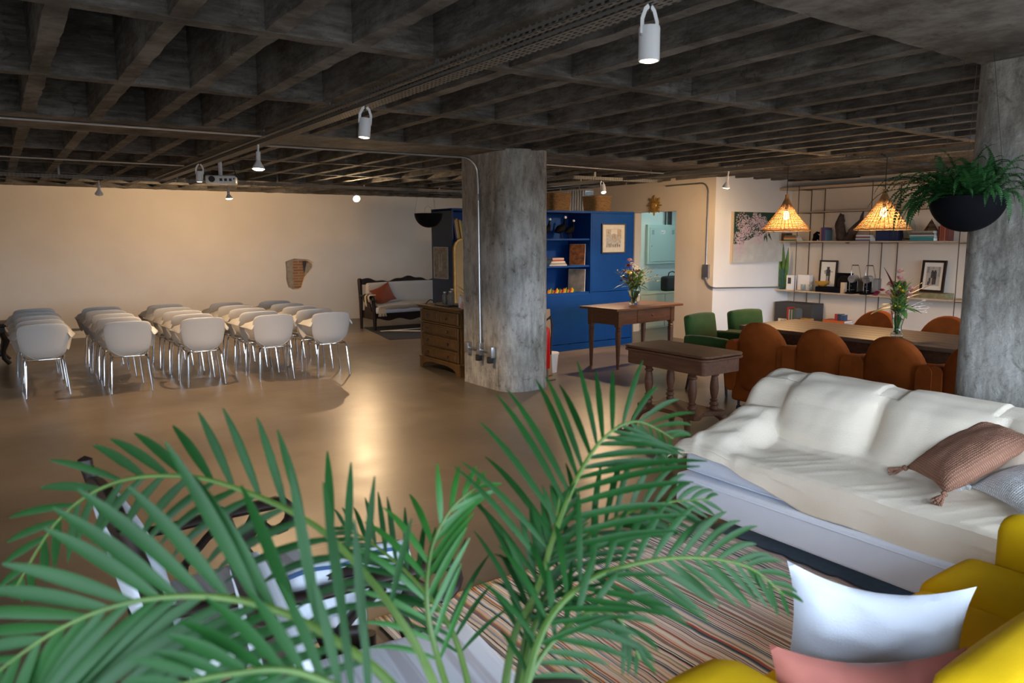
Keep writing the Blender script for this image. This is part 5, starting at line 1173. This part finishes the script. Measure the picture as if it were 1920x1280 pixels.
def pillow(name, label, loc, rot, w, h, t_, m_, seed=0, cat='cushion', tassels=None, tm=None, corner=.05, wr=.012, sag=0):
    t = thing(name, label, cat, loc); t.rotation_euler = rot
    obj('cover', pillow_bm(w, h, t_, corner, seed, wr=wr, sag=sag), m_, t)
    b = nb(); P = []
    if tassels:
        for (sx, sz) in tassels:
            k_ = thing; b = nb(); c = Vector((sx*w/2*(1+corner), 0, sz*h/2*(1+corner))); r_ = random.Random(seed+sx*3+sz)
            dirv = Vector((sx*.6, -.1, sz*.3-.5)).normalized()
            for i in range(26):
                d_ = (dirv+Vector((r_.uniform(-.35, .35), r_.uniform(-.35, .35), r_.uniform(-.25, .2)))).normalized(); tube(b, [c, c+d_*.022, c+d_*.045+Vector((0, 0, -.004)), c+d_*.068+Vector((0, 0, -.012))], .0032, 4)
            lathe(b, [(.001, -.012), (.013, -.008), (.015, 0), (.013, .008), (.001, .012)], 10, c)
            obj('tassel', b, tm or m_, t)
    return t
pillow('cushion', 'rust red cushion leaning in the left corner of the far settee', (5.82, SY+.02, .62), (-.25, -.35, .15), .42, .34, .13, 'rust_velvet', 3)
t = thing('draped_scarf', 'dark and cream scarf hanging over the left arm of the far settee', 'scarf', (5.47, SY-.15, .61))
for k, (y, m_, L_) in enumerate(((-.05, 'black_rubber', .2), (.02, 'cream_cloth', .28), (.09, 'black_rubber', .18), (-.11, 'cream_cloth', .16))):
    b = nb(); grid(b, 8, 10, lambda u, v: Vector(((-.05-.02*math.sin(v*3)) if v > .25 else (.06-.44*v), y-.035+.07*u, .035+.01*math.sin(u*9) if v < .25 else .035-L_*(v-.25)))); obj('fold', b, m_, t, mods=[('solid', .006)])

# ------------------------------------------------------------------ rugs in the lounge corner
def rug(name, label, x0, x1, y0, y1, z, m_, ox, wav, nx=70, ny=50):
    def f(u, v):
        x, y = x0+(x1-x0)*u, y0+(y1-y0)*v
        e = max(0, (u-.80)/.20)
        zz = z+.004+wav*(noise.noise(Vector((x*2.4, y*2.2, 1)))*.5+.5)*.5+wav*e**2*max(0, noise.noise(Vector((x*1, y*9.5, 5))))*3.2
        xx = x+wav*2.2*noise.noise(Vector((y*6, 3, x*.4)))*(u > .0)
        yy = y+(.012*noise.noise(Vector((x*30, 8, 1))) if v in (0, 1) else 0)
        return Vector((xx-ox, yy, zz))
    b = nb(); grid(b, nx, ny, f); o = obj(name, b, m_, mods=[('solid', .006)]); o.location = (ox, 0, 0); return tag(o, label, 'rug')
rug('slate_rug', 'plain dark slate blue rug lying beneath the white sofa', 2.9, 4.25, .2, 2.66, .001, 'slate_rug', 3.4, 0, 20, 20)
rug('rag_rug', 'multicoloured striped rag rug between the sofas and dark armchairs', 1.22, 3.20, .25, 2.80, .010, 'rag_rug', 2.30, .006, 110, 60)

# ------------------------------------------------------------------ white sofa (faces -x), its throw and cushions
t = thing('white_sofa', 'long pale sofa with low seat beside the right column', 'sofa', (3.6, 1.8, 0))
obj('base', rbox((-.485, -1.05, .125), (.42, 1.02, .31), .022), 'sofa_fabric', t)
b = nb(); tube(b, [(-.487, -1.04, .285), (-.487, 1.01, .285)], .0045, 6); obj('front_piping', b, 'sofa_fabric', t)
for y0, y1 in ((-1.04, -.02), (-.01, 1.01)): o = obj('seat_cushion', soft((-.43, y0, .312), (.18, y1, .435), .045, .012, 4), 'sofa_fabric', t); b = nb(); tube(b, [(-.433, y0+.03, .332), (-.44, (y0+y1)/2, .330), (-.433, y1-.03, .332)], .004, 6); obj('piping', b, 'sofa_fabric', o)
obj('backrest', soft((.22, -1.05, .31), (.44, 1.02, .775), .07, .01, 3), 'sofa_fabric', t)
for x in (-.36, .36):
    for y in (-.97, .93): b = nb(); lathe(b, [(.022, 0), (.036, .125)], 4, (x, y, 0)); obj('leg', b, 'dark_wood', t, False)

prof = [(4.085, .40), (4.085, .60), (4.08, .74), (4.05, .80), (3.99, .825), (3.91, .822), (3.84, .80), (3.785, .755), (3.75, .69), (3.715, .62), (3.67, .555), (3.62, .500), (3.54, .474), (3.43, .466), (3.31, .464), (3.20, .460), (3.165, .445), (3.150, .41), (3.140, .36)]
def throw(u, v):
    # u along sofa length (0 = far end), v across
    y = 2.90-u*2.18; f = v*(len(prof)-1); i = min(int(f), len(prof)-2); q = f-i
    x = prof[i][0]*(1-q)+prof[i+1][0]*q; z = prof[i][1]*(1-q)+prof[i+1][1]*q
    # back cushions push the cloth forward
    def hump(c, w): return max(0, 1-((y-c)/w)**4)
    backness = max(0, min(1, (x-3.55)/.12))*max(0, min(1, (3.9-x)/.06))
    bulge = (.085*hump(2.28, .27)+.075*hump(1.70, .28)+.085*hump(1.10, .30))
    x -= bulge*backness*max(0, math.sin(PI*min(1, max(0, (z-.44)/.38))))**.6
    z += .012*hump(2.28, .3)*(x > 3.7)-.02*(1-hump(2.28, .3)-hump(1.7, .3)-hump(1.10, .31) > .3)*(z > .79)*.5
    # far arm
    a = max(0, min(1, (y-2.46)/.16)); a = a*a*(3-2*a)
    za = .475+.19*max(0, min(1, (x-3.13)/.75))**.8
    if z < za and v < .84: z = z*(1-a)+za*a
    if v >= .84:
        e = (v-.84)/.16; ze = .30+.12*max(0, min(1, (y-2.02)/.5)) if y < 2.52 else .42
        z = (z if e < .2 else .455*(1-e)+ze*e); z = z*(1-a)+(.50-.07*e)*a; x -= .03*a*e
    # far end falls outward
    if y > 2.74: d = (y-2.74)/.16; z -= .16*d*d*(1 if z > .5 else .25); y = 2.74+.12*math.sin(d*1.2); x -= .03*d*(x < 3.4)
    # folds
    k1 = noise.noise(Vector((x*3.1, y*2.3, 7)))*.020+noise.noise(Vector((x*7, y*4.5, 3)))*.009
    fold = math.sin((y*1.0+x*2.2)*16+3*noise.noise(Vector((x*2, y*2, 1))))*.007*max(0, 1-abs(y-2.62)/.42)
    fold += .016*max(0, noise.noise(Vector((y*9+x*3, x*2, 11))))*max(0, 1-abs(x-3.62)/.25)
    fold += .010*max(0, noise.noise(Vector((y*2.2+x*4, x*1.5-y, 41))))
    cr1 = noise.noise(Vector((x*5+y*9, y*1.2, 21))); fold += .004*max(0, 1-abs(cr1)*6)*max(0, 1-abs(x-3.35)/.45)
    fold += .010*max(0, 1-abs(noise.noise(Vector((x*3.2-y*2.4, y*1.6+x, 31))))*4)*max(0, min(1, (y-2.25)/.3))
    sw = .005*math.sin(y*14+2*noise.noise(Vector((y*3, 0, 0))))*(1 if v > .9 else 0)
    return Vector((x-sw-.006*(1-v), y, z+k1*.65+fold*1.0+.004))
b = nb(); grid(b, 190, 110, throw)
tag(obj('sofa_throw', b, 'throw_cotton', mods=[('solid', .006, 1)]), 'cream cotton throw draped over the back and seat of the white sofa', 'throw')
def axes(X, Z):
    X = Vector(X).normalized(); Z = Vector(Z); Z = (Z-X*Z.dot(X)).normalized(); Y = Z.cross(X); return Matrix((X, Y, Z)).transposed().to_euler()
pillow('cushion', 'tan brown knitted cushion with tassels on the white sofa', (3.63, 1.50, .645), axes((-.17, -.24, -.01), (.36, -.10, .23)), .33, .46, .15, 'tan_knit', 2, tassels=[(-1, -1), (1, -1), (-1, 1), (1, 1)], corner=.02)
pillow('cushion', 'white waffle knit cushion with tassels behind the brown one', (3.62, 1.20, .60), axes((-.40, -.62, -.02), (.62, -.35, .34)), .36, .42, .12, 'white_knit', 9, tassels=[(-1, -1), (1, -1), (-1, 1)], corner=.02)

# ------------------------------------------------------------------ yellow sofa (faces +y), its cushions
t = thing('yellow_sofa', 'bright yellow upholstered sofa in the lower right corner', 'sofa', (2.05, .75, 0))
obj('base', soft((-.86, -.45, .12), (1.0, .40, .33), .04, .0, 3), 'yellow_fabric', t)
obj('seat_cushion', soft((-.56, -.20, .33), (.475, .41, .462), .05, .016, 4), 'yellow_fabric', t)
obj('seat_cushion', soft((.485, -.20, .33), (.865, .43, .466), .05, .016, 4), 'yellow_fabric', t)
obj('armrest', soft((-.90, -.42, .30), (-.575, .41, .635), .13, .0, 4), 'yellow_fabric', t)
obj('armrest', soft((.875, -.42, .30), (1.03, .36, .635), .072, .0, 4), 'yellow_fabric', t)
obj('backrest', soft((-.60, -.50, .33), (.87, -.28, .74), .08, .0, 4), 'yellow_fabric', t)
obj('back_cushion', soft((-.555, -.28, .46), (.16, -.07, .77), .08, .02, 4), 'yellow_fabric', t)
obj('back_cushion', soft((.165, -.28, .46), (.865, -.07, .77), .08, .02, 4), 'yellow_fabric', t)
for x in (-.8, .93):
    for y in (-.38, .33): b = nb(); lathe(b, [(.02, 0), (.028, .125)], 10, (x, y, 0)); obj('leg', b, 'dark_wood', t)
RZ = math.atan2(-.78, .62)
pillow('cushion', 'white linen cushion standing on the yellow sofa', (1.86, .965, .575), (-.10, 0.03, RZ), .435, .335, .12, 'white_linen', 21, corner=.07, wr=.022, sag=.028)
pillow('cushion', 'dusty rose velvet cushion nearest the camera on the yellow sofa', (1.60, .83, .515), (-.16, 0, math.atan2(-.27, .356)), .44, .34, .13, 'rose_velvet', 33, corner=.05, wr=.016, sag=.02)

# ------------------------------------------------------------------ dark carved armchairs behind the palm
mat('stripe_cloth', (.66, .66, .70), .85, col2=(.50, .46, .49), nscale=3.2, stretch=(.3, 9, .3), lo=.48, hi=.6)
def carved_chair(label, loc, rz, group='dark carved armchairs'):
    t = thing('carved_armchair', label, 'armchair', loc, rz, group)
    W = .31
    for s in (-1, 1):
        b = nb(); tube(b, [(s*W, -.28, 0), (s*W, -.26, .40), (s*W, -.31, .70), (s*W, -.37, .93)], [.022, .028, .026, .02], 10); lathe(b, [(.012, 0), (.024, .012), (.022, .03), (.001, .042)], 12, (s*W, -.375, .93)); obj('back_post', b, 'black_wood', t)
        b = nb(); tube(b, [(s*W, .28, 0), (s*(W+.01), .27, .2), (s*W, .28, .42)], [.02, .028, .03], 10); obj('front_leg', b, 'black_wood', t)
        b = nb(); P = [(s*(W+.01), -.30, .68), (s*(W+.02), -.15, .665), (s*(W+.03), .05, .67), (s*(W+.04), .22, .665)]
        for k in range(9): a = PI/2-k/8*PI*1.35; P.append((s*(W+.045), .24+.055*math.cos(a), .61+.055*math.sin(a)))
        tube(b, P, [.022, .024, .028, .032]+[.032-.0012*k for k in range(9)], 10, flat=(1.15, .7)); obj('armrest', b, 'black_wood', t)
        b = nb(); tube(b, [(s*W, .26, .42), (s*(W+.03), .13, .47), (s*(W+.03), .10, .54), (s*(W+.03), .17, .63)], [.035, .028, .024, .034], 8, flat=(.6, 1)); tube(b, [(s*W, -.12, .42), (s*(W+.02), -.10, .52), (s*(W+.02), -.02, .60), (s*(W+.02), .05, .65)], [.03, .024, .022, .03], 8, flat=(.6, 1)); obj('arm_support', b, 'black_wood', t)
    b = nb(); box(b, (-W, .25, .33), (W, .30, .42)); box(b, (-W, -.29, .33), (W, -.25, .42)); box(b, (-W-.02, -.28, .33), (-W+.02, .28, .42)); box(b, (W-.02, -.28, .33), (W+.02, .28, .42)); obj('seat_rail', b, 'black_wood', t, False, mods=[('bevel', .006)])
    b = nb(); prism(b, [(-W, .84), (W, .84), (W, .90), (.15, .935), (0, .95), (-.15, .935), (-W, .90)], 'y', -.375, -.345); obj('crest_rail', b, 'black_wood', t, False, mods=[('bevel', .005)])
    b = nb(); P = [(-W+.02, -.275, .43), (W-.02, -.275, .43), (W-.02, -.365, .86), (-W+.02, -.365, .86)]; vs = [b.verts.new(p) for p in P]; b.faces.new(vs); obj('back_panel', b, 'black_wood', t, False, mods=[('solid', .012)])
    for s in (-1, 1): b = nb(); tube(b, [(s*W, -.27, .12), (s*W, .28, .12)], .013, 8); obj('stretcher', b, 'black_wood', t)
    obj('seat_cushion', soft((-W+.015, -.24, .425), (W-.015, .30, .50), .03, .012, 4), 'stripe_cloth', t)
    mx = T(0, -.255, .50, 0, .20, 0); b = soft((-W+.03, -.05, 0), (W-.03, .035, .36), .03, .014, 4)
    for v in b.verts: v.co = mx @ v.co
    obj('back_cushion', b, 'white_linen', t)
    return t
carved_chair('black carved armchair with scrolled arms, farther one behind the palm', (.57, 2.34, 0), -PI/2+.04)
carved_chair('black carved armchair with pale seat, nearer one behind the palm', (.76, 1.56, 0), -PI/2-.12)
t = thing('striped_blanket', 'folded white and blue striped blanket hanging over the far armchair side', 'blanket', (.80, 2.02, .70), .02)
mat('blue_stripe', (.04, .09, .20), .9)
b = nb(); grid(b, 16, 12, lambda u, v: Vector((-.19+.38*u, .065*math.cos(PI*v), -.14*(abs(v-.5)*2)**2+.006*math.sin(u*11)))); obj('cloth', b, 'white_linen', t, mods=[('solid', .014)])
for v0 in (.12, .3, .62, .8):
    b = nb(); grid(b, 16, 3, lambda u, v: (lambda w: Vector((-.192+.384*u, .077*math.cos(PI*w), -.14*(abs(w-.5)*2)**2+.006*math.sin(u*11)+.010)))(v0+.05*v)); obj('stripe', b, 'blue_stripe', t)

# ------------------------------------------------------------------ palm in the foreground
def P3(px, py, d):
    return Vector((0, 0, 1.65)) + (r2*((px-960)/1380.5) - u2*((py-640)/1380.5) + fwd)*d
def crom(P, n):
    out = []
    for i in range(len(P)-1):
        p0 = P[max(i-1, 0)]; p1 = P[i]; p2 = P[i+1]; p3 = P[min(i+2, len(P)-1)]
        for k in range(n):
            q = k/n; out.append(.5*((2*p1)+(p2-p0)*q+(2*p0-5*p1+4*p2-p3)*q*q+(3*p1-p0-3*p2+p3)*q**3))
    out.append(P[-1].copy()); return out
palm = thing('areca_palm', 'large green areca palm arching across the foreground', 'palm', (.75, .95, 0))
pr = random.Random(17)
def frond(ctrl, start, n, Lm, aL, aR, dL, dR, w=.010, m_='palm_leaf', r0=.007, skipL=0, skipR=0):
    n = max(7, int(n*(.72 if w > .0086 else 1.0)))
    pts = crom([P3(*c) for c in ctrl], 12); L_ = [0]
    for a, c in zip(pts, pts[1:]): L_.append(L_[-1]+(c-a).length)
    tot = L_[-1]
    org = Vector(palm.location)
    b = nb(); tube(b, [p-org for p in pts], [r0*(1-.78*l/tot) for l in L_], 6)
    st = obj('frond', b, 'palm_stem', palm)
    b = nb()
    def at(s):
        for i in range(len(L_)-1):
            if L_[i+1] >= s: q = (s-L_[i])/max(1e-6, L_[i+1]-L_[i]); return pts[i].lerp(pts[i+1], q), (pts[i+1]-pts[i]).normalized()
        return pts[-1], (pts[-1]-pts[-2]).normalized()
    for k in range(n):
        t_ = start+(1-start)*(k+.5)/n; rel = (k+.5)/n
        for side, ang, dr, skip in ((1, aL, dL, skipL), (-1, aR, dR, skipR)):
            if rel < skip: continue
            p, tg = at(min(tot, (t_+pr.uniform(-.008, .008))*tot)); view = (p-Vector((0, 0, 1.65))).normalized()
            sd = view.cross(tg).normalized()*side      # +1: left of travel as seen
            a = math.radians(ang)*(1-.50*rel)+pr.uniform(-.06, .06)
            d = (tg*math.cos(a)+sd*math.sin(a)+view*pr.uniform(-.22, .22)).normalized()
            ln = Lm*(math.sin(PI*(.22+.70*rel))**.8)*pr.uniform(.88, 1.08)*(1-.25*rel); m2 = 9; W = w*(.74 if w > .0086 else .66)*(.75+.4*math.sin(PI*rel))
            nrm = d.cross(tg); nrm = nrm.normalized() if nrm.length > 1e-4 else Vector((0, 0, 1)); V = []
            q_ = p.copy()
            for i in range(m2+1):
                f = i/m2; ww = W*(math.sin(PI*min(.985, .10+f*.87))**.75); wd_ = d.cross(nrm).normalized()
                V.append([b.verts.new(q_-wd_*ww-org), b.verts.new(q_-nrm*ww*.28-org), b.verts.new(q_+wd_*ww-org)])
                d = (d+Vector((0, 0, -1))*dr*(.25+f)/m2).normalized(); q_ = q_+d*ln/m2
            for A, B in zip(V, V[1:]):
                for j in (0, 1): b.faces.new((A[j], A[j+1], B[j+1], B[j]))
    obj('leaflets', b, m_, st)
D = 1.15
# right frond arching up and over to the white sofa
frond([(930, 1420, 1.02), (962, 1200, 1.10), (1005, 1110, 1.13), (1040, 1000, 1.17), (1085, 890, 1.22), (1135, 818, 1.28), (1195, 790, 1.34), (1262, 822, 1.42)], .24, 22, .235, 58, 60, .45, .55, .0082)
# large left frond
frond([(880, 1460, .92), (800, 1250, .98), (735, 1140, 1.0), (672, 1062, 1.02), (590, 985, 1.04), (470, 925, 1.07), (350, 893, 1.10), (215, 905, 1.13), (110, 975, 1.15), (25, 1110, 1.16)], .22, 27, .165, 48, 52, .35, 1.0, .0088)
# lower left frond
frond([(860, 1460, .80), (740, 1290, .82), (650, 1215, .82), (530, 1148, .82), (390, 1118, .82), (240, 1130, .82), (110, 1180, .82), (-20, 1270, .82)], .24, 24, .225, 48, 48, .30, .8, .0100)
# right low frond drooping over the rug
frond([(960, 1420, .98), (1010, 1200, 1.05), (1080, 1105, 1.10), (1170, 1062, 1.15), (1290, 1045, 1.20), (1400, 1062, 1.24), (1470, 1115, 1.26)], .20, 20, .17, 50, 60, .2, .9, .0085)
frond([(955, 1420, 1.02), (1000, 1180, 1.12), (1055, 1060, 1.18), (1130, 985, 1.22), (1230, 945, 1.27), (1330, 935, 1.32)], .30, 16, .16, 45, 60, .3, 1.1, .0075)
# centre fronds
frond([(890, 1440, 1.0), (820, 1230, 1.08), (800, 1120, 1.10), (812, 1020, 1.14), (850, 950, 1.17), (905, 905, 1.2)], .30, 11, .15, 38, 50, .3, .8, .0075, 'palm_leaf_light')
frond([(905, 1430, 1.15), (870, 1250, 1.22), (835, 1160, 1.25), (770, 1080, 1.28), (700, 1020, 1.30), (640, 985, 1.33)], .32, 14, .15, 60, 40, .6, .3, .007)
frond([(940, 1440, 1.0), (985, 1290, 1.03), (1030, 1210, 1.06), (1100, 1150, 1.08), (1160, 1160, 1.10), (1200, 1235, 1.10)], .30, 12, .12, 55, 55, .6, .9, .0075)
frond([(945, 1430, 1.05), (975, 1250, 1.10), (1000, 1120, 1.14), (1035, 1010, 1.17), (1050, 930, 1.2)], .40, 12, .12, 36, 40, .5, .7, .0075)
frond([(830, 1450, .75), (700, 1330, .74), (560, 1260, .72), (420, 1265, .70), (280, 1300, .68)], .30, 12, .12, 50, 50, .5, .5, .008)
# canes and pot
org = Vector(palm.location); base = Vector((.75, .95, .34))
for k, (px, py, d) in enumerate(((930, 1420, 1.02), (880, 1460, .92), (860, 1460, .80), (960, 1420, .98), (890, 1440, 1.0), (905, 1430, 1.15), (830, 1450, .75))):
    e = P3(px, py, d); q = base+Vector((.04*math.cos(k*2), .04*math.sin(k*2), 0)); mid = (e+q)/2+Vector((q.x-e.x, q.y-e.y, 0))*.25
    b = nb(); tube(b, [p-org for p in crom([q, mid, e], 8)], [.013-.0004*i for i in range(17)], 8); obj('cane', b, 'palm_stem', palm)
t = thing('plant_pot', 'round dark pot holding the foreground palm', 'pot', (.75, .95, 0))
b = nb(); lathe(b, [(.10, 0), (.13, .01), (.16, .33), (.17, .34), (.17, .37), (.15, .37), (.14, .33), (.001, .33)], 28, cap=False); obj('pot', b, 'charcoal', t)
